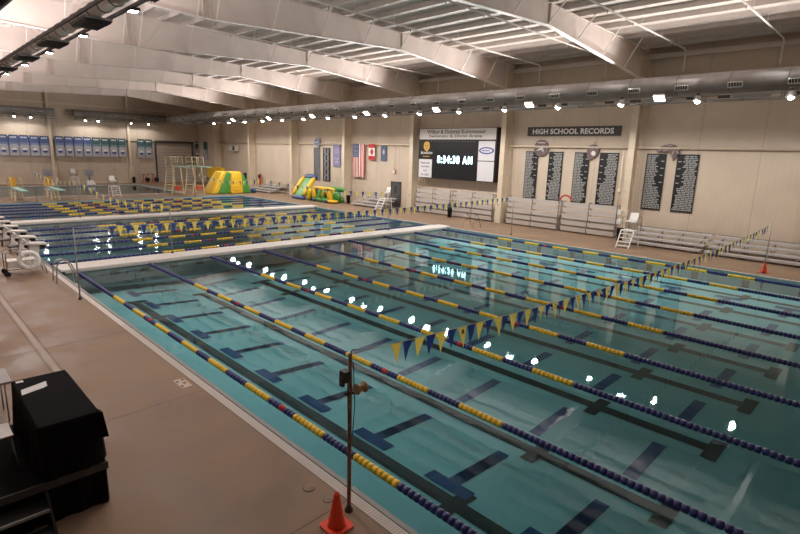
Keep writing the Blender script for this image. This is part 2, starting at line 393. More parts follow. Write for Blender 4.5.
# tapered rigid frames
def half(sgn):
    def X(x): return 6.1+sgn*(x-6.1)
    top = [(X(29.35), roof_z(29.35)), (X(6.1), roof_z(6.1))]
    bot = [(X(6.1), 10.36), (X(17.7), 10.84), (X(28.43), 9.82)]
    return X, top, bot
def frame():
    r = structE('roof_beam', (6.1, 0, 0))
    w = MB(); tf = MB(); bf = MB(); st = MB()
    for s in (1, -1):
        X, top, bot = half(s)
        w.prism([top[0], top[1], bot[0], bot[1], bot[2], (X(29.35), bot[2][1])], 'y', -.008, .008)
        def strip(mb, p, q_, wd=.13, t=.02):
            (xa, za), (xb, zb) = p, q_
            if xa > xb: xa, za, xb, zb = xb, zb, xa, za
            mb.hexa([(xa,-wd,za-t),(xb,-wd,zb-t),(xb,wd,zb-t),(xa,wd,za-t),(xa,-wd,za),(xb,-wd,zb),(xb,wd,zb),(xa,wd,za)])
        strip(tf, (top[0][0], top[0][1]), (top[1][0], top[1][1]))
        strip(bf, bot[0], bot[1]); strip(bf, bot[1], bot[2])
        for xs in (28.0, 17.7, 6.25):
            zt = roof_z(xs)-.02; zb = 10.36+(min(xs,17.7)-6.1)*.48/11.6 if xs <= 17.7 else 10.84-(xs-17.7)*1.02/10.73
            st.box(X(xs)-.012, X(xs)+.012, -.12, .12, zb, zt)
    w.build('web', 'steel', r); tf.build('top_flange', 'steel', r); bf.build('bottom_flange', 'steelW', r); st.build('stiffener_plate', 'steel', r)
    fb = MB()
    for k in range(1, 17):
        for s in (1, -1):
            X, top, bot = half(s); xs = 28.6-1.38*2*k*.5*1.0
            if k % 2 or xs < 6.5: continue
            zb = 10.36+(xs-6.1)*.48/11.6 if xs <= 17.7 else 10.84-(xs-17.7)*1.02/10.73
            for sy in (1, -1):
                fb.bar((X(xs), sy*.1, zb), (X(xs), sy*.95, roof_z(xs)+.02), .045, .045)
    fb.build('flange_brace', 'steelW', r)
    return r
fr0 = frame(); fr0.location.y = FR[0]
for y in FR[1:]:
    c = copy_tree(fr0); c.location = (6.1, y, 0)
# end-wall beam just inside the back wall
def column():
    r = structE('wall_column', (28.43, 0, 0))
    MB().box(28.41, 28.43, -.2, .2, DZ, 9.9).build('front_flange', 'cream', r)
    MB().box(28.43, 29.36, -.01, .01, DZ, 11.3).build('web', 'cream', r)
    MB().box(29.34, 29.37, -.18, .18, DZ, 11.3).build('rear_flange', 'cream', r)
    MB().box(28.33, 28.75, -.26, .26, DZ, 1.95).box(28.325, 28.335, -.03, .03, 1.4, 1.5, 1).build('base_cover', ['creamD', 'black'], r)
    return r
c0 = column(); c0.location.y = FR[0]
for y in FR[1:]: copy_tree(c0).location = (28.43, y, 0)
def end_column():
    r = structE('end_wall_column', (10.75, YB-.35, 0))
    MB().box(10.60, 10.90, YB-.36, YB-.34, DZ, 11.6).box(10.74, 10.76, YB-.34, YB-.02, DZ, 11.6).build('post', 'cream', r)
    MB().box(10.45, 11.05, YB-.5, YB-.1, DZ, 2.2).build('base_cover', 'creamD', r)
    return r
e0 = end_column()
for x in (19.75, 1.75, -7.25): copy_tree(e0).location = (x, YB-.35, 0)
# roller door in the back wall and the service door in the right wall
dr = structE('door_1', (25.8, YB-.1, DZ))
b = MB()
for k in range(13): b.box(23.3, 28.3, YB-.1, YB-.06, DZ+.02+k*.415, DZ+.02+k*.415+.39, 0)
b.box(23.3, 28.3, YB-.06, YB-.04, DZ, 5.5, 1).build('slat_curtain', ['shut', 'shutD'], dr)
MB().box(23.12, 23.3, YB-.16, YB-.02, DZ, 5.65).box(28.3, 28.48, YB-.16, YB-.02, DZ, 5.65).build('door_track', 'frame', dr)
MB().box(23.1, 28.5, YB-.35, YB-.03, 5.55, 5.85).build('roller_hood', 'frame', dr)
dr = structE('door_2', (XW-.05, 11.9, DZ))
MB().box(XW-.10, XW-.05, 11.4, 12.45, DZ+.02, 2.35).box(XW-.11, XW-.10, 11.75, 12.1, 1.4, 2.1, 1).build('door_leaf', ['doorD', 'slot'], dr)
MB().box(XW-.12, XW-.02, 11.28, 11.4, DZ, 2.47).box(XW-.12, XW-.02, 12.45, 12.57, DZ, 2.47).box(XW-.12, XW-.02, 11.28, 12.57, 2.35, 2.47).build('door_frame', 'frame', dr)
MB().bar((XW-.15, 11.55, 1.1), (XW-.15, 12.3, 1.1), .04, .05).build('push_bar', 'chrome', dr)

# ------------------------------------------------------------------ bulkheads
def bulkhead(y0, y1, label):
    r = thing('bulkhead', label, 'bulkhead', (W/2, (y0+y1)/2, 0))
    MB().box(-.1, W-.02, y0, y1, .10, .17).box(W-.02, W+.45, y0+.1, y1-.1, .11, .17).build('deck_top', 'bhtop', r)
    b = MB().box(.03, W-.03, y0+.05, y1-.05, -.75, .10); 
    b.build('side_panel', 'bhside', r)
    b = MB()
    for xx in [k*1.2+.6 for k in range(19)]:
        b.box(xx-.18, xx+.18, y0+.03, y0+.06, -.28, -.1)
    b.build('flow_opening', 'black_tile', r)
    MB().box(.02, W-.02, y0-.03, y0, .03, .12).box(.02, W-.02, y1, y1+.03, .03, .12).build('edge_nosing', 'gutter', r)
    return r
bulkhead(B1a, B1b, 'long white bulkhead bridge nearest, dividing the near lanes from the middle section')
bulkhead(B2a, B2b, 'far white bulkhead bridge dividing the middle section from the far section')

# ------------------------------------------------------------------ lane ropes (built along +x, 22.86 m)
SEG = [(0,4.6,'b'),(4.6,5.65,'y'),(5.65,6.5,'b'),(6.5,7.45,'y'),(7.45,7.78,'b'),(7.78,7.96,'r'),(7.96,8.35,'b'),(8.35,9.3,'y'),(9.3,10.2,'b'),(10.2,11.1,'y')]
SEG = SEG + [(11.1,11.76,'b')] + [(W-b_, W-a_, c_) for a_, b_, c_ in SEG[::-1]]
def rope(label, group, fine=True):
    r = thing('lane_rope', label, 'lane rope', (0,0,0), group)
    pitch, n = (.112, 10) if fine else (.2, 6)
    for a_, b_, c_ in SEG:
        b = MB(); k = max(1, round((b_-a_)/pitch)); p = (b_-a_)/k
        for i in range(k):
            x = a_+p*(i+.5); h = p*.40
            prof = [(.018,-p*.5),(.062,-h),(.068,0),(.062,h),(.018,p*.5)] if fine else [(.045,-p*.5),(.07,0),(.045,p*.5)]
            b.lathe(prof, (x,0,.012), 'x', n)
        nm, mm = {'b': ('blue_float_section','blue'), 'y': ('yellow_float_section','yellow'), 'r': ('red_float_section','red')}[c_]
        b.build(nm, mm, r)
    MB().tube([(-.05,0,.012),(W+.05,0,.012)], .014, 6).build('cable', 'cable', r)
    return r
near = rope('blue and yellow lane rope nearest the left deck in the near section', 'lane ropes of the near section')
near.rotation_euler.z = -PI/2; near.location = (.457, 0, 0)
for k in range(1, 9):
    nm = ('blue and yellow lane rope %s from the left deck in the near section' % ORD[k]) if k < 8 else 'blue and yellow lane rope nearest the right deck in the near section'
    dup(near, (.457+2.743*k, 0, 0), nm, -PI/2)
midr = rope('blue and yellow crosswise lane rope closest behind the near bulkhead', 'lane ropes of the middle section', False)
midr.location = (0, 2.33, 0)
for k in range(1, 6):
    dup(midr, (0, 2.33+2.134*k, 0), 'blue and yellow crosswise lane rope, %s behind the near bulkhead in the middle section' % ORD[k])
for k in range(6):
    dup(midr, (0, 18.0+2.134*k, 0), 'blue and yellow crosswise lane rope, %s behind the far bulkhead' % ORD[k], 0, 'lane ropes of the far section')

# ------------------------------------------------------------------ flag poles and pennant strings
def pole(x, y, z0, top, label, mt='grey', r_=.022, name='flag_pole'):
    r = thing(name, label, 'pole', (x, y, z0), 'flag poles')
    MB().tube([(x,y,z0),(x,y,top)], r_, 8).build('shaft', mt, r)
    MB().lathe([(.06,0),(.06,.03),(.035,.06),(.03,.1)], (x,y,z0), 'z', 12).build('deck_socket', 'dark', r)
    MB().tube([(x,y,top-.02),(x+.03,y,top+.04),(x+.1,y,top+.03)], .008, 6).build('hook', 'dark', r)
    return r
XLp, XRp = -.54, 23.82
pl = pole(XLp, -18.28, DZ, 2.42, 'tall weathered flag pole with a wooden cord spool beside the left traffic cone', 'rust', .028)
b = MB().lathe([(.075,-.02),(.075,0),(.045,.005),(.045,.105),(.075,.11),(.075,.13)], (XLp+.06,-18.36,1.93), 'x', 14); b.build('cord_spool', 'wood', pl)
MB().box(XLp-.13, XLp-.03, -18.33, -18.22, 2.05, 2.2).box(XLp-.15, XLp-.11, -18.31, -18.24, 2.0, 2.12).build('clamp_bracket', 'dark', pl)
MB().tube([(XLp,-18.28,1.87),(XLp+.12,-18.33,1.86)], .018, 6).tube([(XLp-.07,-18.28,1.87),(XLp,-18.28,1.87)], .03, 6).build('spool_arm', 'dark', pl)
MB().tube([(XLp+.035,-18.3,2.3),(XLp+.06,-18.31,1.7),(XLp+.035,-18.3,1.25)], .006, 5).tube([(XLp-.06,-18.3,2.05),(XLp-.05,-18.3,1.7),(XLp-.04,-18.3,1.45)], .006, 5).build('loose_cord', 'black', pl)
pole(XRp, -18.28, DZ, 2.40, 'thin flag pole rising beside the orange cone on the right deck')
pole(XLp, -4.57, DZ, 2.42, 'thin flag pole on the left deck beside the chrome pool ladder')
pole(XRp, -4.57, DZ, 2.56, 'thin flag pole on the right deck in front of the folded bleachers')
pole(4.57, 1.05, .17, 2.45, 'thin pole standing on the left half of the near bulkhead')
pole(18.29, 1.05, .17, 2.58, 'thin pole standing on the right half of the near bulkhead')
pole(4.57, 16.75, .17, 2.66, 'thin pole standing on the left half of the far bulkhead')
pole(18.29, 16.75, .17, 2.6, 'thin pole standing on the right half of the far bulkhead')
pole(4.57, 30.3, DZ, 2.7, 'thin pole on the far deck close to the low diving boards')
pole(18.29, 30.3, DZ, 2.6, 'thin pole on the far deck beside the tall diving stands')

def pennants(label, p0, p1, sag, pitch, wid, length, first, last, digits=None, order=0):
    p0 = Vector(p0); p1 = Vector(p1); L = (p1-p0).length; d = (p1-p0)/L
    mid = (p0+p1)/2
    r = thing('pennant_string', label, 'pennant string', tuple(p0), 'backstroke pennant strings')
    def at(s): t = s/L; v = p0.lerp(p1, t); v = v.copy(); v.z -= 4*sag*t*(1-t); return v
    MB().tube([at(L*i/30) for i in range(31)], .006, 5).build('cord', 'cord', r)
    s = first; k = 0
    side = Vector((-d.y, d.x, 0)).normalized()
    rnd = random.Random(hash(round(p0.x*7+p0.y, 1)))
    while s+wid < L-last:
        a, c = at(s), at(s+wid); m_ = (a+c)/2
        tw = rnd.uniform(-.05, .05); tip = m_ + Vector((0,0,-length*rnd.uniform(.93, 1.05))) + side*tw + d*rnd.uniform(-.015, .015)
        mid_l = a.lerp(tip, .5)+side*rnd.uniform(-.02, .02); mid_r = c.lerp(tip, .5)+side*rnd.uniform(-.02, .02)
        t = side*.002
        b = MB()
        for sg in (1, -1):
            o_ = t*sg
            b.face([a+o_, c+o_, mid_r+o_, mid_l+o_], 0); b.face([mid_l+o_, mid_r+o_, tip+o_], 0)
        yel = (k+order) % 2 == 0
        pn = b.build('yellow_pennant' if yel else 'blue_pennant', 'pyellow' if yel else 'pblue', r)
        if digits and yel:
            for j, dx in enumerate(digits):
                if abs(m_.x-dx) < pitch*1.0 and not dx in used_digit[label]:
                    used_digit[label].add(dx)
                    text_obj('lane_number', str(8-j), 'black', pn, tuple(m_+Vector((-.035,0,-.135))-Vector((0,.012,0))+side*0), (1,0,0), (0,0,1), .07, .10, .012, bold=.03)
        s += pitch; k += 1
    return r
used_digit = {}
LC = [.457+2.743*(k+.5) for k in range(8)]
for lb in ('blue and yellow pennant string crossing the near section closest to the camera', 'blue and yellow pennant string hung just before the near bulkhead'): used_digit[lb] = set()
pennants('blue and yellow pennant string crossing the near section closest to the camera', (XLp,-18.28,2.41), (XRp,-18.28,2.39), .36, .245, .21, .33, .72, .35, LC)
pennants('blue and yellow pennant string hung just before the near bulkhead', (XLp,-4.57,2.42), (XRp,-4.57,2.55), .17, .25, .20, .36, 1.0, .5, LC, 1)
pennants('sparse pennant string over the left of the middle section', (4.57,1.05,2.45), (4.57,16.75,2.66), .52, .65, .26, .40, .8, .4)
pennants('sparse pennant string over the right of the middle section', (18.29,1.05,2.56), (18.29,16.75,2.58), .22, .65, .26, .40, .5, .4)
pennants('sparse pennant string over the left of the far section', (4.57,16.75,2.64), (4.57,30.3,2.68), .4, .65, .26, .40, .5, .4)
pennants('sparse pennant string over the right of the far section', (18.29,16.75,2.58), (18.29,30.3,2.58), .5, .65, .26, .40, .5, .4)

# ------------------------------------------------------------------ traffic cones
def cone(x, y, label):
    r = thing('traffic_cone', label, 'cone', (x, y, DZ), 'orange cones')
    b = MB(); n = 10; R = .175; pts = []
    for cx, cy, a0 in ((R-.06,R-.06,0),(-(R-.06),R-.06,90),(-(R-.06),-(R-.06),180),(R-.06,-(R-.06),270)):
        for k in range(4):
            t = math.radians(a0+30*k); pts.append((x+cx+.06*math.cos(t), y+cy+.06*math.sin(t)))
    b.prism(pts, 'z', DZ, DZ+.03); b.build('base', 'orange', r)
    MB().lathe([(.125,0.03),(.115,.06),(.078,.27),(.036,.50),(.032,.505),(.028,.47)], (x,y,DZ), 'z', 24).build('cone_body', 'orange', r)
    return r
c = cone(-.86, -18.42, 'orange traffic cone at the foot of the spool pole on the left deck')
dup(c, (24.05, -18.25, DZ), 'orange traffic cone by the pole on the right deck')

# ------------------------------------------------------------------ starting blocks on the left edge
def block():
    x, y = 0, 3.4
    r = thing('starting_block', '', 'starting block', (x-.35, y, DZ), 'starting blocks')
    b = MB(); b.hexa([(-.72,y-.3,.78),(.1,y-.3,.72),(.1,y+.3,.72),(-.72,y+.3,.78),(-.72,y-.3,.84),(.1,y-.3,.78),(.1,y+.3,.78),(-.72,y+.3,.84)]); b.build('platform', 'bhtop', r)
    MB().hexa([(-.62,y-.25,.84),(-.5,y-.25,.83),(-.5,y+.25,.83),(-.62,y+.25,.84),(-.7,y-.25,.98),(-.64,y-.25,.98),(-.64,y+.25,.98),(-.7,y+.25,.98)]).build('back_wedge', 'white', r)
    MB().hexa([(-.62,y-.2,DZ),(-.25,y-.2,DZ),(-.25,y+.2,DZ),(-.62,y+.2,DZ),(-.5,y-.16,.77),(-.15,y-.16,.74),(-.15,y+.16,.74),(-.5,y+.16,.77)]).build('pedestal', 'offwhite', r)
    MB().box(-.12, .05, y-.27, y+.27, .58, .7).build('number_plate', 'black', r)
    MB().tube([(.04,y-.24,.72),(.10,y-.24,.5),(.10,y+.24,.5),(.04,y+.24,.72)], .015, 6).build('backstroke_bar', 'chrome', r)
    MB().box(-.95, -.6, y-.22, y+.22, .36, .42).box(-.93,-.88, y-.2, y+.2, DZ, .36).build('step', 'dark', r)
    MB().lathe([(.09,0),(.09,.07)], (-.55, y+.27, .62), 'y', 12).build('speaker', 'dark', r)
    return r
bk = block()
bk['label'] = 'white starting block nearest the life ring cart on the left deck'
for k in range(1, 6):
    dup(bk, (-.35, 3.4+2.134*k, DZ), 'white starting block on the left deck, %s in the row behind the life ring cart' % ORD[k])

# ------------------------------------------------------------------ life ring cart, ladder
def ring_cart():
    x, y = -1.12, .5
    r = thing('safety_cart', 'wheeled metal cart holding a white life ring on the left deck', 'cart', (x, y, DZ))
    b = MB()
    for yy in (y-.28, y+.42):
        b.tube([(x-.62,yy,.14),(x-.62,yy,.95),(x-.52,yy,1.03),(x+.1,yy,.95),(x+.45,yy,.72),(x+.58,yy,.3),(x+.6,yy,DZ)], .02, 6)
        b.tube([(x-.62,yy,.35),(x+.57,yy,.35)], .016, 6)
    for p in ((x-.62,.95),(x+.45,.72),(x-.62,.35),(x+.57,.35)): b.tube([(p[0],y-.28,p[1]),(p[0],y+.42,p[1])], .016, 6)
    b.build('frame', 'grey', r)
    MB().box(x-.58, x+.5, y-.22, y+.38, .4, .66).build('tray', 'offwhite', r)
    for yy in (y-.32, y+.46):
        MB().lathe([(.09,-.02),(.1,0),(.09,.02)], (x-.62,yy,DZ+.1), 'y', 14).build('wheel', 'black', r)
def life_ring(x, y, z):
    r = thing('life_ring', 'white life ring hanging on the side of the metal cart', 'life ring', (x, y, z))
    b = MB(); N = 24; R = .29
    b.tube([(x+R*math.cos(2*PI*k/N), y+.02*math.sin(2*PI*k/N), z+R*math.sin(2*PI*k/N)) for k in range(N)], .085, 10, closed=True)
    b.build('ring', 'white', r)
    b = MB()
    for k in range(4):
        t = PI/4+k*PI/2
        b.tube([(x+.29*math.cos(t)+.095*math.cos(a)*math.cos(t), y+.095*math.sin(a), z+.29*math.sin(t)+.095*math.cos(a)*math.sin(t)) for a in [2*PI*q/10 for q in range(10)]], .014, 5, closed=True)
    b.build('strap', 'offwhite', r)
    MB().tube([(x+.2,y-.1,z+.02),(x+.12,y-.11,z-.16),(x,y-.12,z-.1),(x-.12,y-.11,z+.1),(x-.02,y-.11,z+.16),(x+.03,y-.11,z-.2),(x+.02,y-.1,z-.5)], .014, 5).build('rope', 'offwhite', r)
ring_cart(); life_ring(-1.07, .09, .68)
def ladder():
    r = thing('pool_ladder', 'chrome pool ladder rails curving over the left pool edge', 'ladder', (-.3, -1.6, DZ))
    for yy in (-1.3, -1.85):
        b = MB(); P = [(-.62,yy,DZ),(-.6,yy,.45)]
        for k in range(9):
            t = PI*k/8; P.append((-.6+.24-.24*math.cos(t)+.02, yy, .66+.2*math.sin(t)))
        P += [(.02,yy,.35),(.06,yy,-.5)]
        b.tube(P, .024, 8); b.build('handrail', 'chrome', r)
    for z in (-.15, -.45):
        MB().box(-.02, .12, -1.84, -1.31, z, z+.03).build('tread', 'white', r)
ladder()
def ladder2():
    r = thing('grab_rails', 'pair of slanted chrome grab rails on the right deck before the folded bleachers', 'ladder', (24.6, -.8, DZ))
    for yy in (-.35, -1.2):
        MB().tube([(25.1,yy,DZ),(24.75,yy,.85),(24.55,yy,1.0),(24.35,yy,.85),(24.1,yy,DZ)], .022, 8).tube([(24.85,yy,.6),(24.25,yy,.6)], .018, 6).build('handrail', 'chrome', r)
ladder2()
b = MB(); b.box(-.72, -.50, -13.05, -12.55, DZ, DZ+.006)
for (u_, v_) in ((-.70,-12.98),(-.70,-12.72),(-.60,-12.85),(-.57,-12.66)): b.box(u_, u_+.05, v_, v_+.08, DZ+.006, DZ+.008, 1)
tag(b.build('deck_marker', ['tiles', 'joint'], loc=(-.61,-12.8,DZ)), 'pale rectangular marker tile set in the brown deck beside the pool gutter', 'marker tile')
b = MB().lathe([(.07,0),(.07,.004),(.05,.005)], (-.62,-17.9,DZ), 'z', 16)
tag(b.build('floor_drain', 'deckd', loc=(-.62,-17.9,DZ)), 'small round brown cover in the deck closest to the left cone', 'drain')
b = MB().lathe([(.095,0),(.095,.004),(.07,.005)], (-.66,-17.5,DZ), 'z', 16)
tag(b.build('deck_cover', 'deckd', loc=(-.66,-17.5,DZ)), 'larger round brown access cover in the deck behind the small cover', 'drain')

# ------------------------------------------------------------------ black draped table, riser and chairs at lower left
def draped_table():
    r = thing('draped_table', 'black cloth covered table standing on the black riser at lower left', 'table', (-3.2, -14.95, .72))
    x0, x1, y0, y1, zt, zb = -3.60, -2.90, -15.88, -14.05, 1.47, .74
    b = MB(); rnd = random.Random(3)
    P = []
    for (xa, ya), (xb, yb), n in (((x0,y0),(x1,y0),6),((x1,y0),(x1,y1),14),((x1,y1),(x0,y1),6),((x0,y1),(x0,y0),14)):
        for k in range(n): P.append((xa+(xb-xa)*k/n, ya+(yb-ya)*k/n, (xb-xa, yb-ya)))
    rings = []
    for z, o_ in ((zt-.02,0.005),(zt-.2,.014),(zt-.45,.024),(zb,.034)):
        ring = []
        for k, (px, py, dd) in enumerate(P):
            L = math.hypot(*dd); nx, ny = dd[1]/L, -dd[0]/L
            w_ = o_*(1+1.3*math.sin(k*1.9)) if o_ > .005 else o_
            ring.append((px+nx*w_, py+ny*w_, z))
        rings.append(ring)
    b.face([(x0+.01,y0+.01,zt),(x1-.01,y0+.01,zt),(x1-.01,y1-.01,zt),(x0+.01,y1-.01,zt)])
    n = len(P); i = len(b.v)
    top = [(min(max(p[0],x0+.01),x1-.01), min(max(p[1],y0+.01),y1-.01), zt) for p in P]
    for ring in [top]+rings: b.v += ring
    for j in range(len(rings)):
        for k in range(n):
            l = (k+1) % n; b.f.append((i+j*n+k, i+(j+1)*n+k, i+(j+1)*n+l, i+j*n+l)); b.m.append(0); b.s.append(j > 0)
    b.build('tablecloth', 'cloth', r)
    MB().hexa([(x1-.05,y0-.03,1.1),(x1+.07,y0-.06,1.1),(x1+.08,y0+.14,1.1),(x1,y0+.16,1.1),(x1-.04,y0-.01,1.45),(x1+.03,y0-.02,1.46),(x1+.03,y0+.1,1.44),(x1,y0+.12,1.46)]).build('corner_fold', 'cloth', r)
    b = MB()
    for xx in (x0+.06, x1-.06):
        for yy in (y0+.08, y1-.08): b.tube([(xx,yy,.73),(xx,yy,zt-.03)], .015, 6)
    b.build('leg', 'black', r)
    return r
draped_table()
b = MB(); b.face([(-3.57,-14.69,1.4745),(-3.3,-14.6,1.4745),(-3.24,-14.56,1.474),(-3.22,-14.36,1.4745),(-3.36,-14.42,1.476),(-3.55,-14.49,1.4745)][::1])
b.face([(-3.57,-14.69,1.472),(-3.3,-14.6,1.472),(-3.24,-14.56,1.472),(-3.22,-14.36,1.472),(-3.36,-14.42,1.472),(-3.55,-14.49,1.472)])
tag(b.build('paper_sheet', 'paper', loc=(-3.4,-14.5,1.472)), 'large white sheet of paper lying on the black table', 'paper')
b = MB(); b.box(-3.56, -3.47, -14.2, -14.12, 1.472, 1.478)
tag(b.build('paper_slip', 'paper', loc=(-3.5,-14.16,1.472)), 'small white slip of paper behind the large sheet on the black table', 'paper')
def riser():
    r = thing('riser', 'low black platform with a skirt under the draped table', 'platform', (-4.3, -15., DZ))
    MB().box(-6.2, -2.88, -15.9, -13.9, .66, .72).box(-6.2, -2.87, -15.92, -15.9, .62, .725, 1).build('deck', ['cloth', 'dark'], r)
    b = MB(); N = 40
    for k in range(N):
        x0_, x1_ = -6.2+3.3*k/N, -6.2+3.3*(k+1)/N; a_ = -15.88+.02*math.sin(k*1.7); c_ = -15.88+.02*math.sin((k+1)*1.7)
        b.face([(x0_,a_,DZ+.01),(x1_,c_,DZ+.01),(x1_,c_,.66),(x0_,a_,.66)], 0, True)
    for k in range(26):
        y0_, y1_ = -15.9+2*k/26, -15.9+2*(k+1)/26; a_ = -2.9+.03*math.sin(k*1.5); c_ = -2.9+.03*math.sin((k+1)*1.5)
        b.face([(a_,y0_,DZ+.01),(c_,y1_,DZ+.01),(c_,y1_,.66),(a_,y0_,.66)], 0, True)
    b.build('skirt', 'cloth', r)
    b = MB()
    for xx in (-6.1, -4.5, -3.0):
        for yy in (-15.8, -14.): b.tube([(xx,yy,DZ),(xx,yy,.66)], .02, 6)
    b.build('leg', 'black', r)
riser()
def stairs():
    r = thing('riser_stairs', 'black portable steps with silver nosings in front of the riser', 'steps', (-4.2, -16.4, DZ))
    b = MB()
    for k, z in enumerate((.28, .50)):
        y = -16.45+.28*k
        b.box(-4.9, -3.62, y, y+.27, z-.04, z)
    b.build('tread', 'black', r)
    b = MB()
    for k, z in enumerate((.28, .50)):
        y = -16.45+.28*k
        b.box(-4.9, -3.62, y-.02, y+.012, z-.03, z+.004)
    b.build('nosing', 'grey', r)
    MB().prism([(-16.5,DZ),(-15.93,DZ),(-15.93,.62),(-16.03,.62)], 'x', -3.62, -3.59).build('stringer', 'black', r)
    MB().prism([(-16.5,DZ),(-15.93,DZ),(-15.93,.62),(-16.03,.62)], 'x', -4.93, -4.9).build('stringer', 'black', r)
stairs()
def chair(x, y, label, rz=0):
    r = thing('plastic_chair', label, 'chair', (x, y, .72))
    b = MB()
    for k in range(6):                          # slightly dished seat
        a_, c_ = -.22+.44*k/6, -.22+.44*(k+1)/6; za = 1.17+.25*a_*a_*2; zc = 1.17+.25*c_*c_*2
        b.hexa([(x-.2,y+a_,za-.015),(x+.2,y+a_,za-.015),(x+.2,y+c_,zc-.015),(x-.2,y+c_,zc-.015),(x-.2,y+a_,za),(x+.2,y+a_,za),(x+.2,y+c_,zc),(x-.2,y+c_,zc)])
    b.build('seat', 'offwhite', r)
    b = MB()
    for k in range(6):
        a_, c_ = -.22+.44*k/6, -.22+.44*(k+1)/6; f = lambda t: -.2-.06*math.cos(t*4)
        b.hexa([(x+f(a_)-.02,y+a_,1.25),(x+f(a_),y+a_,1.25),(x+f(c_),y+c_,1.25),(x+f(c_)-.02,y+c_,1.25),(x+f(a_)-.09,y+a_,1.55),(x+f(a_)-.07,y+a_,1.55),(x+f(c_)-.07,y+c_,1.55),(x+f(c_)-.09,y+c_,1.55)])
    b.build('backrest', 'offwhite', r)
    for sx in (-1, 1):
        for sy in (-1, 1): MB().tube([(x+sx*.17,y+sy*.18,1.16),(x+sx*.21,y+sy*.22,.72)], .013, 6).build('leg', 'grey', r)
    return r
chair(-3.98, -15.05, 'pale plastic chair at the left picture edge beside the black table')
r = thing('folding_table', 'grey topped folding table at the left edge behind the black table', 'table', (-4.2, -12.2, DZ))
MB().box(-5.0, -3.42, -12.45, -11.7, .83, .87).build('tabletop', 'duct', r)
for xx in (-4.9, -3.52):
    for yy in (-12.38, -11.78): MB().tube([(xx,yy,DZ),(xx,yy,.83)], .014, 6).build('leg', 'grey', r)
def big_speaker():
    r = thing('loudspeaker', 'black loudspeaker hanging high in the top left corner close to the camera', 'speaker', (-4.35, -20.6, 5.5))
    R = Matrix.Rotation(math.radians(-46.5), 3, 'Y')
    c = Vector((-4.315, -20.25, 5.70))
    o = MB().obox(c, (.85, .34, .52), R).build('cabinet', 'black', r)
    md = o.modifiers.new('round', 'BEVEL'); md.width = .03; md.segments = 3
    MB().obox(c+R@Vector((0,-.175,0)), (.74, .012, .44), R).build('front_grille', 'dark', r)
    MB().tube([c+R@Vector((0,0,.25)), c+Vector((-.25,0,.9)), (c.x-.25, c.y, roof_z(c.x)+.02)], .02, 6).build('hanger', 'dark', r)
big_speaker()

# ------------------------------------------------------------------ bleachers on the right deck
def folded(y1, y0, label):
    r = thing('folded_bleacher', label, 'bleacher', (28.6, (y0+y1)/2, DZ), 'folded bleachers')
    ym = (y0+y1)/2
    for k in range(5):
        z0 = .2+k*.41; x = 28.30+.03*k
        for a_, c_ in ((y0+.06, ym-.05), (ym+.05, y1-.06)):
            b = MB(); b.hexa([(x,a_,z0),(x+.05,a_,z0),(x+.05,c_,z0),(x,c_,z0),(x-.1,a_,z0+.3),(x-.05,a_,z0+.3),(x-.05,c_,z0+.3),(x-.1,c_,z0+.3)])
            b.hexa([(x+.05,a_,z0+.02),(x+.32,a_,z0+.02),(x+.32,c_,z0+.02),(x+.05,c_,z0+.02),(x+.05,a_,z0+.05),(x+.32,a_,z0+.05),(x+.32,c_,z0+.05),(x+.05,c_,z0+.05)])
            b.build('plank', 'aluB', r)
    for yy in (y0+.02, ym, y1-.02):
        b = MB(); b.bar((28.34,yy,DZ+.05),(28.4,yy,2.2),.05,.05).bar((28.75,yy,DZ+.05),(28.75,yy,2.2),.05,.05).bar((28.34,yy,.14),(28.8,yy,.14),.05,.05).bar((28.34,yy,2.15),(28.8,yy,2.15),.04,.04)
        for z in (.55,.96,1.37,1.78): b.bar((28.34,yy,z),(28.75,yy,z),.03,.03)
        b.build('upright', 'aluD', r)
        b = MB()
        for xx in (28.36, 28.74): b.lathe([(.05,-.015),(.05,.015)], (xx,yy+.05,DZ+.05), 'y', 10)
        b.build('caster', 'black', r)
    return r
folded(8.35, 4.50, 'folded aluminium bleacher under the left half of the scoreboard')
folded(4.25, .25, 'folded aluminium bleacher under the right half of the scoreboard')
folded(-1.05, -5.25, 'folded aluminium bleacher below the two record boards nearest the scoreboard')
folded(-5.5, -9.3, 'folded aluminium bleacher between the red hoop and the lifeguard ladder chair')
def bleacher(y1, y0, label):
    r = thing('bleacher', label, 'bleacher', (28., (y0+y1)/2, DZ), 'open bleachers')
    for k in range(4):
        x = 26.75+.62*k; z = .28+.22*k
        MB().box(x, x+.26, y0, y1, z, z+.045).box(x, x+.02, y0, y1, z-.06, z).build('seat_plank', 'alu', r)
        if k: MB().box(x-.33, x-.04, y0, y1, z-.235, z-.2).box(x-.33, x-.31, y0, y1, z-.3, z-.2).build('foot_plank', 'alu', r)
    n = 4
    for k in range(n):
        yy = y0+.35+(y1-y0-.7)*k/(n-1)
        b = MB().bar((26.8,yy,DZ+.02),(28.95,yy,DZ+.02),.05,.05).bar((26.8,yy,.24),(28.95,yy,.94),.05,.04)
        for q_ in range(4): b.bar((26.88+.62*q_,yy,DZ),(26.88+.62*q_,yy,.28+.22*q_),.04,.04)
        b.build('support_frame', 'aluD', r)
    MB().bar((29.1,y0,1.0),(29.1,y1,1.0),.03,.03).bar((29.1,y0+.1,.9),(29.1,y0+.1,1.0),.03,.03).bar((28.9,y0+.1,.92),(29.1,y0+.1,.94),.03,.03).bar((28.9,y1-.1,.92),(29.1,y1-.1,.94),.03,.03).build('back_rail', 'aluD', r)
    return r
bleacher(-10.55, -14.75, 'low open aluminium bleacher behind the lifeguard ladder chair')
bleacher(-14.95, -19.3, 'low open aluminium bleacher at the right edge behind the cone')
bleacher(15.6, 11.4, 'low open bleacher under the national flags').location = (28.2, 13.5, DZ)
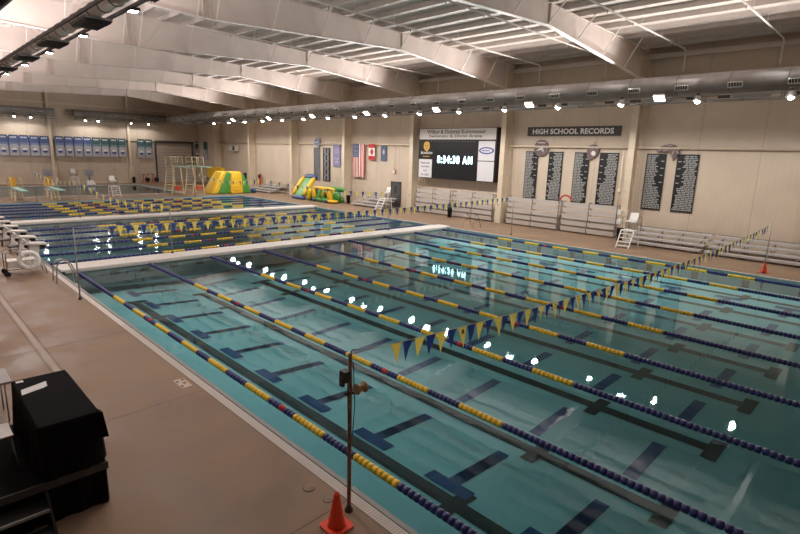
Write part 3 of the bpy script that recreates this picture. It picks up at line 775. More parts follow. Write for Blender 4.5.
bleacher(35.2, 30.2, 'low open bleacher far away beside the green and yellow slide').location = (28.3, 32.7, DZ)

def guard_chair(x, y, label, sc=1.):
    r = thing('lifeguard_chair', label, 'lifeguard chair', (x, y, DZ), 'lifeguard chairs')
    zp = 1.05*sc
    b = MB()
    for yy in (y-.36, y+.36):
        b.bar((x-.62,yy,DZ),(x-.1,yy,zp),.05,.05).bar((x+.75,yy,DZ),(x+.65,yy,zp),.045,.045).bar((x-.1,yy,zp),(x+.65,yy,zp),.045,.045)
    b.bar((x-.1,y-.36,zp),(x-.1,y+.36,zp),.045,.045).bar((x+.72,y-.36,.5),(x+.72,y+.36,.5),.04,.04)
    b.build('frame', 'white', r)
    for k in range(4):
        t = (k+.6)/4.4; xx = x-.62+.52*t; z = DZ+(zp-DZ)*t
        MB().box(xx-.02, xx+.2, y-.34, y+.34, z-.02, z+.02).build('step', 'white', r)
    MB().box(x-.12, x+.68, y-.4, y+.4, zp, zp+.04).build('platform', 'offwhite', r)
    b = MB()
    for yy in (y-.25, y+.25):
        for xx in (x+.2, x+.6): b.bar((xx,yy,zp+.02),(xx,yy,zp+.5),.035,.035)
    b.build('seat_post', 'grey', r)
    MB().box(x+.15, x+.62, y-.27, y+.27, zp+.48, zp+.55).build('seat', 'white', r)
    MB().hexa([(x+.58,y-.25,zp+.58),(x+.62,y-.25,zp+.58),(x+.62,y+.25,zp+.58),(x+.58,y+.25,zp+.58),(x+.70,y-.22,zp+1.0),(x+.74,y-.22,zp+1.0),(x+.74,y+.22,zp+1.0),(x+.70,y+.22,zp+1.0)]).build('backrest', 'white', r)
    b = MB()
    for yy in (y-.42, y+.42):
        b.tube([(x+.7,yy,zp),(x+.7,yy,zp+.78),(x+.1,yy,zp+.78)], .018, 6).tube([(x+.7,yy,zp+.4),(x+.1,yy,zp+.4),(x+.1,yy,zp+.78)], .015, 6)
    b.build('armrail', 'grey', r)
    return r
g0 = guard_chair(25.55, -11.25, 'white lifeguard ladder chair beside the low bleachers on the right deck')
dup(g0, (26.9, 11.0, DZ), 'lifeguard ladder chair in front of the dark wall door')
dup(g0, (11.6, 33.4, DZ), 'small white lifeguard chair on the far deck left of the tall diving stands', PI/2)
dup(g0, (12.3, 51.2, DZ), 'white lifeguard chair against the back wall between the two ball hoops', PI/2)

def bin_(x, y, label, h=.78, r0=.2):
    r = thing('trash_bin', label, 'trash bin', (x, y, DZ), 'black trash bins')
    MB().lathe([(r0*.82,0),(r0,h),(r0*1.06,h),(r0*1.06,h+.03),(r0*.95,h+.03),(r0*.9,h-.1),(r0*.75,.1),(0,.1)], (x,y,DZ), 'z', 18).build('body', 'black', r)
    MB().tube([(x+r0*1.07*math.cos(2*PI*k/18), y+r0*1.07*math.sin(2*PI*k/18), DZ+h+.02) for k in range(18)], .015, 6, closed=True).build('rim', 'dark', r)
    return r
b0 = bin_(27.75, 3.95, 'black trash bin before the folded bleachers under the scoreboard')
dup(b0, (27.6, -9.95, DZ), 'black trash bin tucked behind the lifeguard ladder chair')
dup(b0, (19.75, YB-1.1, DZ), 'black trash bin far away against the back wall column')
dup(b0, (27.6, 16.75, DZ), 'black trash bin at the right end of the inflatable obstacle')

# ------------------------------------------------------------------ right wall: scoreboard, records, flags
RW = XW-.03
def scoreboard():
    X = 28.62; r = thing('scoreboard', 'large black electronic scoreboard showing the time on the right wall', 'scoreboard', (X, 4.45, 3.05))
    MB().box(X, X+.55, .42, 8.5, 3.05, 7.14).box(X+.55, RW, 1.2, 1.5, 3.6, 6.8).box(X+.55, RW, 7.2, 7.5, 3.6, 6.8).build('cabinet', 'screen', r)
    t = MB().box(X-.03, X, .52, 8.4, 6.25, 7.1).build('title_panel', 'titleW', r)
    R_, U_ = (0,-1,0), (0,0,1)
    text_obj('title_lettering', 'Wilbur & Dolores Kornmesser', 'ink', t, (X-.03, 7.55, 6.70), R_, U_, 6.1, .31, .004, bold=.018)
    text_obj('title_lettering', 'Swimming & Diving Arena', 'ink', t, (X-.03, 7.30, 6.33), R_, U_, 5.5, .31, .004, bold=.018)
    text_obj('clock_digits', '8:34:38 AM', 'led', r, (X, 6.30, 4.34), R_, U_, 3.66, .62, .012, bold=.04, space=1.35)
    m_ = MB().box(X-.03, X, 6.88, 8.38, 3.1, 4.62).build('message_sign', 'panelW', r)
    for k, s_ in enumerate(('Please Visit', 'Swap Meet!', 'April', '10 - 2020')):
        w_ = (1.0, .95, .42, .85)[k]; text_obj('message_lettering', s_, 'ink', m_, (X-.03, 7.63+w_/2, 4.24-.33*k), R_, U_, w_, .17, .004, bold=.02)
    e_ = MB(); 
    e_.prism([(7.90,5.62),(7.86,5.92),(7.72,6.05),(7.55,6.08),(7.38,6.05),(7.24,5.92),(7.20,5.62),(7.34,5.40),(7.55,5.26),(7.76,5.40)], 'x', X-.02, X)
    for (yy, zz) in ((7.68,5.72),(7.42,5.72),(7.55,5.5)): e_.box(X-.024, X-.02, yy-.05, yy+.05, zz-.06, zz+.06, 1)
    e_.build('sponsor_emblem', ['gold', 'screen'], r)
    text_obj('sponsor_lettering', 'BRANDON', 'fwhite', r, (X, 8.2, 5.04), R_, U_, 1.3, .2, .006, bold=.02)
    MB().box(X-.008, X, 7.2, 7.95, 4.83, 4.88).build('gold_rule', 'gold', r)
    p = MB().box(X-.03, X, .55, 2.08, 4.66, 6.13).build('sponsor_panel', 'panelW', r)
    MB().box(X-.03, X, .55, 2.08, 3.1, 4.6).build('sponsor_panel', 'panelW', r)
    N = 28; e = MB(); e.prism([(1.31+.70*math.cos(2*PI*k/N), 5.42+.26*math.sin(2*PI*k/N)) for k in range(N)], 'x', X-.045, X-.03)
    e.prism([(1.31+.56*math.cos(2*PI*k/N), 5.42+.17*math.sin(2*PI*k/N)) for k in range(N)], 'x', X-.05, X-.045, 1)
    e.build('oval_emblem', ['navy', 'panelW'], p)
    b = MB()
    for k in range(6): b.box(X-.056, X-.05, 1.66-.13*k, 1.74-.13*k, 5.37, 5.47)
    b.build('oval_lettering', 'navy', p)
    b = MB()
    for k in range(17): b.box(X-.03, X, 2.5+.3*k, 2.56+.3*k, 6.08, 6.14)
    b.build('lamp_strip', 'grey', r)
    MB().tube([(X+.3,.42,3.1),(X+.3,.2,3.08)], .05, 8).build('bracket_knob', 'dark', r)
scoreboard()
r = thing('record_sign', 'charcoal sign reading HIGH SCHOOL RECORDS high on the right wall', 'sign', (RW, -5.3, 6.5))
MB().box(RW-.05, RW, -8.75, -1.92, 6.5, 7.13).build('panel', 'signB', r)
text_obj('lettering', 'HIGH SCHOOL RECORDS', 'signT', r, (RW-.05, -2.35, 6.63), (0,-1,0), (0,0,1), 5.95, .37, .008, bold=.03)
recs = [(-1.95,-2.98,'first record board from the scoreboard, narrow black panel of grey rows',1),(-3.82,-4.9,'second record board from the scoreboard, black panel right of the round eagle plaque',0),
        (-5.75,-6.82,'third record board from the scoreboard, left of the dark oval plaque',1),(-7.5,-8.75,'fourth record board from the scoreboard, black panel beside the bare column',0),
        (-10.48,-11.62,'black record board just right of the bare column, left of the silver emblem',1),(-12.22,-13.42,'rightmost black record board on the bare wall',0)]
for j, (y1, y0, lb, left) in enumerate(recs):
    r = thing('record_board', lb, 'record board', (RW, (y1+y0)/2, 2.1), 'high school record boards')
    rnd = random.Random(j+5); b = MB().box(RW-.04, RW, y0, y1, 2.08, 5.48, 1); z = 5.36; k = 0; w = y1-y0
    while z > 2.2:
        full = (z < 3.5)
        L = w*(rnd.uniform(.7,.93) if full else rnd.uniform(.48,.66))
        a_ = y1-.05 if left else y0+.05+L
        s = a_; e_ = a_-L
        while s-.1 > e_:                # a row of separate printed words, not readable
            q_ = max(e_, s-rnd.uniform(.10,.3)); b.box(RW-.046, RW-.04, q_, s, z-.035, z+.035); s = q_-.035
        if k % 4 == 3 and not full: b.box(RW-.046, RW-.04, (y0+.08) if left else (y1-.26), (y0+.26) if left else (y1-.08), z-.03, z+.03)
        z -= .105; k += 1
    b.build('printed_panel', ['rows', 'board'], r)
def plaque(y, z, ry, rz, lb, kind):
    r = thing('wall_plaque', lb, 'plaque', (RW-.1, y, z)); N = 24
    b = MB(); X = RW-.16
    if kind == 0:
        b.prism([(y+ry*math.cos(2*PI*k/N), z+rz*math.sin(2*PI*k/N)) for k in range(N)], 'x', X, RW-.06); b.build('disc', 'medal', r)
        b = MB(); b.prism([(y+.36,z-.2),(y+.05,z+.02),(y-.12,z+.2),(y-.3,z+.1),(y-.14,z-.02),(y-.3,z-.3),(y-.02,z-.14)], 'x', X-.03, X); b.box(X-.03, X, y-.3, y+.3, z+.33, z+.4); b.build('relief', 'silver', r)
    elif kind == 1:
        b.prism([(y+.42,z+.1),(y+.3,z+.38),(y+.05,z+.46),(y-.25,z+.42),(y-.42,z+.2),(y-.36,z-.2),(y-.1,z-.42),(y+.2,z-.58),(y+.38,z-.3)], 'x', X, RW-.06); b.build('shield', 'medal', r)
        b = MB(); b.prism([(y+.12,z-.12),(y-.02,z+.06),(y-.2,z-.02),(y-.2,z-.24),(y-.02,z-.28)], 'x', X-.03, X); b.build('relief', 'fwhite', r)
        MB().bar((X+.05,y-.08,z+.4),(X+.05,y-.06,z+.62),.03,.05).build('crest_spike', 'medal', r)
    else:
        b.prism([(y+.72,z-.22),(y+.5,z+.12),(y+.1,z+.27),(y-.3,z+.22),(y-.55,z+.0),(y-.6,z-.22),(y-.4,z-.5),(y-.3,z-.72),(y-.16,z-.4),(y-.0,z-.2),(y+.3,z-.2)], 'x', X, RW-.06); b.build('cutout', 'medal', r)
        b = MB()
        for (a_, c_, d_, e_) in ((.62,-.16,.4,.08),(.3,-.18,.12,-.02),(-.1,.16,.2,.22),(-.3,-.1,-.18,-.4),(-.55,-.3,-.42,-.12)): b.bar((X-.01,y+a_,z+c_),(X-.01,y+d_,z+e_),.03,.07, up=(1,0,0))
        b.build('relief', 'silver', r)
plaque(-3.22, 5.68, .58, .58, 'round bronze plaque between the first two record boards', 0)
plaque(-7.05, 5.5, .5, .5, 'dark shield shaped plaque between the third and fourth record boards', 1)
plaque(-11.75, 5.75, .6, .4, 'silver leaping animal shaped plaque over the two rightmost record boards', 2)
# conduit along the wall
tag(MB().tube([(RW-.12,-25,5.78),(RW-.12,47,5.78)], .075, 8).build('wall_pipe', 'cream', loc=(RW-.12,11,5.78)), 'long cream pipe running level along the right wall', 'pipe')
tag(MB().tube([(XL+1,YB-.15,5.72),(23.0,YB-.15,5.72)], .06, 8).build('wall_pipe', 'cream', loc=(10,YB-.15,5.72)), 'long cream pipe running level along the back wall', 'pipe')
tag(MB().tube([(28.3,-9.3,5.6),(28.3,-9.3,3.0),(28.3,-9.32,2.2)], .035, 8).lathe([(.09,0),(.09,.28)], (28.3,-9.3,2.95), 'z', 10).build('conduit', 'cream', loc=(28.3,-9.3,2.2)), 'thin cream conduit running down the column beside the fourth record board', 'conduit')

# US flag hung from its hoist: canton at the upper left
def flag_us():
    X = RW-.24; y1, z1, w, h = 17.5, 5.82, 1.72, 3.2
    r = thing('national_flag', 'striped red and white flag with blue canton hanging on the right wall', 'flag', (X, y1-w/2, z1))
    b = MB(); n = 13
    for k in range(n):
        a_, c_ = y1-w*k/n, y1-w*(k+1)/n
        xa, xb = X-.03*math.sin(k*1.3), X-.03*math.sin((k+1)*1.3)
        zt = z1 if k >= 7 else z1-1.25
        b.hexa([(xa,a_,z1-h+.04*math.sin(k)),(xb,c_,z1-h+.04*math.sin(k+1)),(xb+.01,c_,z1-h+.04*math.sin(k+1)),(xa+.01,a_,z1-h+.04*math.sin(k)),(xa,a_,zt),(xb,c_,zt),(xb+.01,c_,zt),(xa+.01,a_,zt)], k % 2)
    b.build('stripes', ['fred', 'fwhite'], r)
    cw = w*7/13
    b = MB().box(X-.035, X, y1-cw, y1, z1-1.25, z1); b.build('canton', 'fblue', r)
    b = MB()
    for i in range(9):
        for j in range(6 if i % 2 == 0 else 5):
            yy = y1-.09-.15*j-(0 if i % 2 == 0 else .075); zz = z1-.12-.127*i
            P = []
            for q_ in range(10):
                R = .045 if q_ % 2 == 0 else .018; t = PI/2+q_*PI/5; P.append((yy+R*math.cos(t), zz+R*math.sin(t)))
            b.prism(P, 'x', X-.04, X-.035)
    b.build('stars', 'fwhite', r)
flag_us()
def flag_ca():
    X = RW-.24; y1, y0, z1, z0 = 15.17, 14.25, 5.82, 4.36
    r = thing('national_flag', 'red and white flag with a red leaf hanging on the right wall', 'flag', (X, (y0+y1)/2, z1))
    a_, c_ = z1-.36, z0+.36
    MB().box(X-.02, X, y0, y1, a_, z1).box(X-.02, X, y0, y1, z0, c_).box(X-.02, X, y0, y1, c_, a_, 1).build('cloth', ['fred', 'fwhite'], r)
    L = [(0,1),(.18,.66),(.42,.78),(.34,.28),(.56,.5),(.64,.34),(.98,.4),(.86,.1),(1,0),(.5,-.42),(.56,-.6),(.06,-.52),(.06,-1)]
    L = L+[(-u,v) for u, v in L[::-1][:-1]]
    cy, cz = (y0+y1)/2, (z0+z1)/2
    MB().prism([(cy-v*.3, cz+u*.3) for u, v in L], 'x', X-.03, X-.02).build('leaf', 'fred', r)
flag_ca()
r = thing('state_flag', 'steel blue flag with a small emblem hanging right of the leaf flag', 'flag', (RW-.05, 13.25, 5.84))
MB().box(RW-.07, RW-.05, 12.85, 13.65, 4.28, 5.84).build('cloth', 'fsteel', r)
MB().prism([(13.25+(.19 if k % 2 == 0 else .09)*math.cos(2*PI*k/16), 5.1+(.3 if k % 2 == 0 else .16)*math.sin(2*PI*k/16)) for k in range(16)], 'x', RW-.08, RW-.07).build('emblem', 'silver', r)
r = thing('banner', 'violet banner with pale print hanging beside the column left of the striped flag', 'banner', (RW-.05, 20.3, 5.8))
MB().box(RW-.07, RW-.05, 19.75, 20.95, 3.5, 5.78).build('cloth', 'violet', r)
b = MB()
for (z, w) in ((5.3,.5),(5.1,.7),(4.9,.6),(4.3,.8),(4.05,.5),(3.9,.7)): b.box(RW-.078, RW-.07, 20.35-w/2, 20.35+w/2, z-.05, z+.05)
b.build('print', 'ban3', r)
for j, (y1, y0, lb) in enumerate(((24.4,23.3,'narrow black checkered record board under the round wall clock'),(22.75,21.5,'black record board of large squares right of the checkered one'))):
    r = thing('record_board', lb, 'record board', (RW, (y0+y1)/2, 1.9))
    b = MB().box(RW-.04, RW, y0, y1, 1.95, 5.42, 1); z = 5.3; k = 0
    while z > 2.05:
        if j == 0:
            for q_ in range(5): 
                yy = y1-.1-.21*q_-(.06 if k % 2 else 0); b.box(RW-.046, RW-.04, yy-.12, yy, z-.035, z+.035)
        elif k % 6 < 4:
            for q_ in range(2): b.box(RW-.046, RW-.04, y1-.2-.55*q_-.3, y1-.2-.55*q_, z-.03, z+.03)
        else: b.box(RW-.046, RW-.04, y0+.25, y1-.25, z-.02, z+.03)
        z -= .12; k += 1
    b.build('printed_panel', ['ban3', 'board'], r)
r = thing('wall_clock', 'round pale blue emblem disc on the wall pipe above the checkered board', 'clock', (RW-.15, 23.55, 5.95))
MB().lathe([(.5,0),(.5,.06)], (RW-.26,23.55,5.95), 'x', 22).build('face', 'ban3', r)
MB().lathe([(.36,0),(.36,.02)], (RW-.28,23.55,5.95), 'x', 22).box(RW-.29, RW-.28, 23.35, 23.75, 5.9, 6.0, 1).build('centre', ['ban4', 'fwhite'], r)
r = thing('wall_speaker', 'grey boxy speaker mounted high on the wall between two far columns', 'speaker', (RW-.2, 42.6, 5.1))
MB().box(RW-.55, RW-.05, 41.9, 42.7, 4.75, 5.45).build('cabinet', 'grille', r)
MB().box(RW-.56, RW-.55, 42.0, 42.6, 4.85, 5.35).build('grille', 'dark', r)
MB().box(RW-.4, RW-.05, 42.75, 43.9, 4.8, 5.4).build('horn', 'offwhite', r)
r = thing('alarm_box', 'small pale alarm box with a conduit on the wall above the dark door', 'alarm', (RW, 11.75, 3.4))
MB().box(RW-.09, RW, 11.6, 11.9, 3.2, 3.6).build('box', 'redb', r); MB().box(RW-.1, RW-.09, 11.65, 11.95, 3.22, 3.55).build('cover', 'offwhite', r)
MB().tube([(RW-.03,11.75,3.6),(RW-.03,11.75,5.7)], .02, 6).build('conduit', 'cream', r)
b = MB(); N = 20; b.tube([(28.9, -5.42+.42*math.cos(PI*k/N*1.0), 2.12+.40*math.sin(PI*k/N)) for k in range(N+1)], .06, 8)
tag(b.build('rescue_hoop', 'redb', loc=(28.9,-5.42,2.1)), 'dark red curved hoop sticking up behind the folded bleachers', 'hoop')
# small white boxes by the ladder chair
for k, (z, lb) in enumerate(((1.05,'lower white switch box beside the ladder chair'),(1.65,'upper white switch box beside the ladder chair'))):
    tag(MB().box(28.2, 28.33, -9.62, -9.4, z, z+.3).box(28.19, 28.2, -9.58, -9.44, z+.04, z+.26, 1).build('switch_box', ['white', 'offwhite'], loc=(28.3,-9.5,z)), lb, 'box')

# ------------------------------------------------------------------ back wall banners
def banner(x0, x1, z1, z0, lb, mats, group):
    r = thing('wall_banner', lb, 'banner', ((x0+x1)/2, YB-.25, z1), group)
    Y = YB-.28; h = z1-z0; top, mid_ = mats
    b = MB().box(x0, x1, Y, Y+.02, z1-h*.34, z1, 0).box(x0, x1, Y, Y+.02, z1-h*.48, z1-h*.34, 1).box(x0, x1, Y, Y+.02, z0, z1-h*.48, 2); b.build('cloth', [top, mid_, 'ban3'], r)
    cx = (x0+x1)/2
    e = MB(); N = 16
    e.prism([(cx+.26*math.cos(2*PI*k/N), z0+.7+.26*math.sin(2*PI*k/N)) for k in range(N)], 'y', Y-.012, Y, 0)
    e.prism([(cx+.26*math.cos(PI+PI*k/8), z0+.68+.26*math.sin(PI+PI*k/8)) for k in range(9)], 'y', Y-.02, Y-.012, 1)
    e.build('emblem', ['fwhite', 'navy'], r)
    e = MB()
    for k in range(4): e.box(cx-.3+.16*k, cx-.2+.16*k, Y-.012, Y, z1-.32, z1-.16)
    e.box(cx-.3, cx+.3, Y-.008, Y, z1-1.12, z1-1.08); e.box(x0+.05, x1-.05, Y-.008, Y, z0+.2, z0+.23)
    e.build('print', 'fwhite', r)
    MB().tube([(x0,Y,z1),(x1,Y,z1)], .03, 6).build('rod', 'dark', r)
xs = [3.42+.0]
n = 0
def banners(xa, xb, k, lbf, mats, z1, z0):
    p = (xb-xa)/k
    for i in range(k): banner(xa+p*i+.05, xa+p*(i+1)-.05, z1, z0, lbf(i), mats[i] if isinstance(mats, list) else mats, 'championship banners')
BL, GR = ('ban1','ban4'), ('ban2','ban5')
banners(5.45, 10.6, 5, lambda i: 'blue fading banner on the back wall, %s left of the first back wall column' % ORD[4-i], BL, 5.85, 3.45)
banners(11.15, 19.35, 8, lambda i: '%s banner between the two back wall columns, %s from the left column' % ('blue' if i < 4 else 'dark green', ORD[i]), [BL]*4+[GR]*4, 5.9, 3.48)
banners(20.75, 22.75, 2, lambda i: ('dark green banner just right of the second back wall column','dark green banner closest to the left of the roller door')[i], GR, 5.9, 3.45)
banners(28.75, 30.2-.9, 1, lambda i: 'narrow dark green banner in the corner just right of the roller door', GR, 5.9, 3.3)
r = thing('wall_banner', 'second narrow banner on the right wall beside the far corner column', 'banner', (RW-.05, 52, 5.9), 'championship banners')
MB().box(RW-.07, RW-.05, 51.2, 52.4, 4.8, 5.9, 0).box(RW-.07, RW-.05, 51.2, 52.4, 3.3, 4.8, 1).build('cloth', ['ban2', 'ban3'], r)

def hoop(x, lb):
    y = 51.6; r = thing('basketball_hoop', lb, 'basketball hoop', (x, y, DZ), 'poolside ball hoops')
    MB().box(x-.55, x+.55, y-.02, y+.02, 1.1, 1.95).build('backboard', 'ban3', r)
    MB().box(x-.2, x+.2, y-.03, y-.02, 1.22, 1.55).box(x-.15, x+.15, y-.035, y-.03, 1.27, 1.5, 1).build('target', ['fsteel', 'ban3'], r)
    MB().bar((x,y+.1,DZ),(x,y+.05,1.3),.1,.1).build('post', 'fsteel', r)
    MB().hexa([(x-.5,y-.7,DZ),(x+.5,y-.7,DZ),(x+.5,y+.3,DZ),(x-.5,y+.3,DZ),(x-.4,y-.4,.55),(x+.4,y-.4,.55),(x+.4,y+.2,.6),(x-.4,y+.2,.6)]).build('base', 'white', r)
    MB().tube([(x+.2*math.cos(2*PI*k/14), y-.22+.2*math.sin(2*PI*k/14), 1.22) for k in range(14)], .015, 5, closed=True).build('rim', 'redb', r)
hoop(9.6, 'poolside ball hoop left of the first back wall column base'); hoop(14.0, 'poolside ball hoop right of the first back wall column base')
# exercise gear leaning by the back wall
r = thing('spin_bike', 'dark red and black exercise bike near the back wall left of the roller door', 'exercise bike', (21.2, YB-1., DZ))
x, y = 21.2, YB-1.
MB().bar((x-.5,y,DZ),(x+.6,y,DZ+.05),.1,.08).bar((x-.3,y,DZ),(x-.1,y,1.2),.08,.08).bar((x-.1,y,.5),(x+.5,y,1.3),.08,.08).build('frame', 'redb', r)
MB().lathe([(.33,-.04),(.33,.04)], (x+.35,y,.5), 'y', 16).build('flywheel', 'black', r)
MB().box(x-.3, x+.05, y-.1, y+.1, 1.2, 1.28).build('saddle', 'black', r); MB().bar((x+.5,y-.25,1.3),(x+.5,y+.25,1.3),.05,.05).build('handlebar', 'black', r)
dup(r, (22.4, YB-1., DZ), 'second dark exercise bike, closest to the roller door frame')

# ------------------------------------------------------------------ diving boards
def low_board(x, lb):
    r = thing('diving_board', lb, 'diving board', (x, 32.2, DZ), 'low diving boards')
    MB().box(x-.28, x+.28, 28.6, 33.4, 1.08, 1.15).build('board', 'teal_board', r)
    for (y, z) in ((33.2,1.05),(31.6,1.05)):
        b = MB()
        for s in (-1, 1): b.bar((x+s*.3,y+.35,DZ),(x+s*.22,y,z),.07,.07).bar((x+s*.3,y-.35,DZ),(x+s*.22,y,z),.07,.07)
        b.bar((x-.3,y,z),(x+.3,y,z),.07,.07); b.build('stand', 'standY', r)
    b = MB()
    for s in (-1, 1): b.tube([(x+s*.36,33.6,DZ),(x+s*.36,33.5,2.0),(x+s*.36,31.9,2.0),(x+s*.36,31.5,1.1)], .025, 6)
    b.build('handrail', 'standY', r)
    b = MB()
    for k in range(3): b.box(x-.28, x+.28, 33.75+.2*(2-k), 33.95+.2*(2-k), .3+.27*k, .34+.27*k)
    b.build('step', 'white', r)
    MB().box(x-.25, x+.25, 33.55, 33.62, 1.2, 2.0).build('rear_panel', 'seatO', r)
    return r
low_board(3.5, 'low teal diving board further left on the far deck'); low_board(6.15, 'low teal diving board further right on the far deck')
def high_board(x, lb):
    r = thing('diving_tower', lb, 'diving board', (x, 33.6, DZ), 'tall diving stands'); y = 33.2
    MB().box(x-.27, x+.27, 30.4, 35.2, 3.0, 3.07).build('board', 'teal_board', r)
    for yy in (35.1, 33.0):
        for s in (-1, 1): MB().bar((x+s*.62,yy+.3,DZ),(x+s*.3,yy,2.98),.1,.1).build('leg', 'standY', r)
        MB().bar((x-.35,yy,2.95),(x+.35,yy,2.95),.1,.1).bar((x-.62,yy+.2,1.0),(x+.62,yy+.2,1.0),.06,.06).build('crossbar', 'standY', r)
    b = MB()
    for s in (-1, 1):
        b.tube([(x+s*.36,35.6,DZ),(x+s*.36,35.3,3.0),(x+s*.36,35.3,4.0),(x+s*.36,32.6,4.0),(x+s*.36,32.4,3.1)], .035, 6).tube([(x+s*.36,35.3,3.5),(x+s*.36,32.5,3.5)], .025, 6).tube([(x+s*.36,33.8,3.0),(x+s*.36,33.8,4.0)], .025, 6)
    b.build('handrail', 'standY', r)
    b = MB()
    for k in range(9): b.bar((x-.34,35.58-.03*k,.35+.3*k),(x+.34,35.58-.03*k,.35+.3*k),.08,.03)
    b.build('ladder_rung', 'white', r)
    MB().box(x-.3, x+.3, 33.1, 33.25, .5, 1.0).build('counterweight', 'redb', r)
    return r
high_board(17.7, 'tall cream diving stand further left on the far deck'); high_board(19.95, 'tall cream diving stand closer to the yellow slide')

# ------------------------------------------------------------------ inflatables
def pillow(b, c, size, R=None, m=0, n=12, k=8, p=3.2):
    """puffy superellipsoid cushion"""
    c = Vector(c); R = R or Matrix.Identity(3); i = len(b.v)
    def se(t, e): s_ = math.sin(t); return math.copysign(abs(s_)**(2/e), s_)
    def ce(t, e): s_ = math.cos(t); return math.copysign(abs(s_)**(2/e), s_)
    for j in range(k+1):
        ph = -PI/2+PI*j/k
        for q_ in range(n):
            th = 2*PI*q_/n
            b.v.append(tuple(c+R@Vector((size[0]/2*ce(ph,p)*ce(th,p), size[1]/2*ce(ph,p)*se(th,p), size[2]/2*se(ph,p)))))
    for j in range(k):
        for q_ in range(n):
            l = (q_+1) % n; b.f.append((i+j*n+q_, i+j*n+l, i+(j+1)*n+l, i+(j+1)*n+q_)); b.m.append(m); b.s.append(True)
def slide():
    r = thing('inflatable_slide', 'green and yellow inflatable ramp slide on the far corner of the deck', 'inflatable', (23.6, 33.2, DZ))
    def hull(xa, xb, xta, xtb, y0, y1, h, m, name):
        b = MB(); b.hexa([(xa,y0,DZ),(xb,y0,DZ),(xb,y1,DZ),(xa,y1,DZ),(xta,y0+.5,h),(xtb,y0+.5,h),(xtb,y1-.3,h),(xta,y1-.3,h)]); o = b.build(name, m, r)
        md = o.modifiers.new('round', 'BEVEL'); md.width = .18; md.segments = 3
        for p in o.data.polygons: p.use_smooth = True
        return o
    hull(20.9, 23.0, 22.4, 23.5, 31.9, 34.2, 2.45, 'vgreen', 'left_ramp')
    hull(20.7, 21.5, 22.2, 22.9, 31.8, 34.3, 2.52, 'vyel', 'side_tube')
    hull(22.95, 24.5, 23.3, 24.6, 31.75, 34.3, 2.5, 'vyel', 'climbing_face')
    hull(24.45, 25.7, 24.5, 24.95, 31.9, 34.2, 2.2, 'vgreen', 'right_ramp')
    b = MB()
    for k in range(5): b.box(23.2, 24.3, 31.74+.11*k, 31.84+.11*k, .45+.4*k, .55+.4*k)
    b.build('rung', 'vyel', r)
    b = MB(); pillow(b, (25.95, 32.2, .35), (.5, .8, .5)); b.build('end_block', 'vblue', r)
slide()
def obstacle():
    r = thing('inflatable_obstacle', 'long green yellow and blue inflatable obstacle course against the right wall', 'inflatable', (27., 22.2, DZ))
    b = MB(); R = Matrix.Rotation(math.radians(-40), 3, 'X')
    # tilted slide end leaning on the rest of the course
    def slab(pts, y_off, m, name, t=.3):
        pass
    Rx = Matrix.Rotation(math.radians(52), 3, 'Y') @ Matrix.Identity(3)
    Rx = Matrix.Rotation(math.radians(-52), 3, 'Y')
    c = Vector((26.9, 24.9, 1.3))
    b = MB(); pillow(b, c, (2.7, 1.6, .35), Rx, p=6); b.build('slide_face', 'vgreen', r)
    for s in (-1, 1):
        b = MB(); pillow(b, c+Vector((-.1,s*.95,.12)), (2.3, .42, .5), Rx); b.build('slide_tube', 'vyel', r)
    b = MB(); pillow(b, c+Rx@Vector((1.32,0,.0)), (.55, 2.1, .55), Rx); b.build('slide_top', 'vblue', r)
    b = MB(); pillow(b, c+Rx@Vector((-1.32,0,.0)), (.5, 2.2, .4), Rx); b.build('slide_foot', 'vblue', r)
    b = MB(); pillow(b, (27.0, 23.0, .62), (1.7, 1.9, 1.1)); b.build('green_hump', 'vgreen', r)
    b = MB(); pillow(b, (26.1, 22.9, .75), (.3, .45, 1.1), Matrix.Rotation(math.radians(20), 3, 'X')); b.build('yellow_fin', 'vyel', r)
    b = MB(); pillow(b, (27., 20.9, .32), (2., 3.4, .45), p=5); b.build('base_raft', 'vgreen', r)
    b = MB(); pillow(b, (26.15, 20.5, 1.45), (.36, 3.6, .36)); b.build('top_tube', 'vyel', r)
    b = MB(); pillow(b, (27.6, 20.5, 1.35), (.4, 3.2, .5)); b.build('rear_tube', 'vgreen', r)
    for k, y in enumerate((22.1, 19.6)):
        b = MB(); pillow(b, (26.2, y, .9), (.5, .55, 1.1)); b.build('yellow_pillar', 'vyel', r)
    b = MB(); pillow(b, (26.2, 20.9, .9), (.5, .4, 1.0)); b.build('green_pillar', 'vgreen', r)
    b = MB(); pillow(b, (26.25, 21.3, .5), (.35, 1.5, .8), p=5); b.build('front_panel', 'vgreen', r)
    b = MB(); pillow(b, (26.9, 20.4, .75), (.5, 3.0, .9), p=5); b.build('inner_wall', 'vgreen', r)
    b = MB(); pillow(b, (26.35, 20.85, .9), (.7, .5, .5)); b.build('orange_bumper', 'seatO', r)
    b = MB(); pillow(b, (26.3, 19.3, .3), (.8, 1.2, .3)); b.build('front_mat', 'vyel', r)
    for y in (23.9, 22.0, 19.95):
        b = MB(); pillow(b, (26.05, y, .25), (.4, .35, .35)); b.build('blue_corner', 'vblue', r)
obstacle()
bpy.data.objects['inflatable_obstacle'].location.y -= 1.75
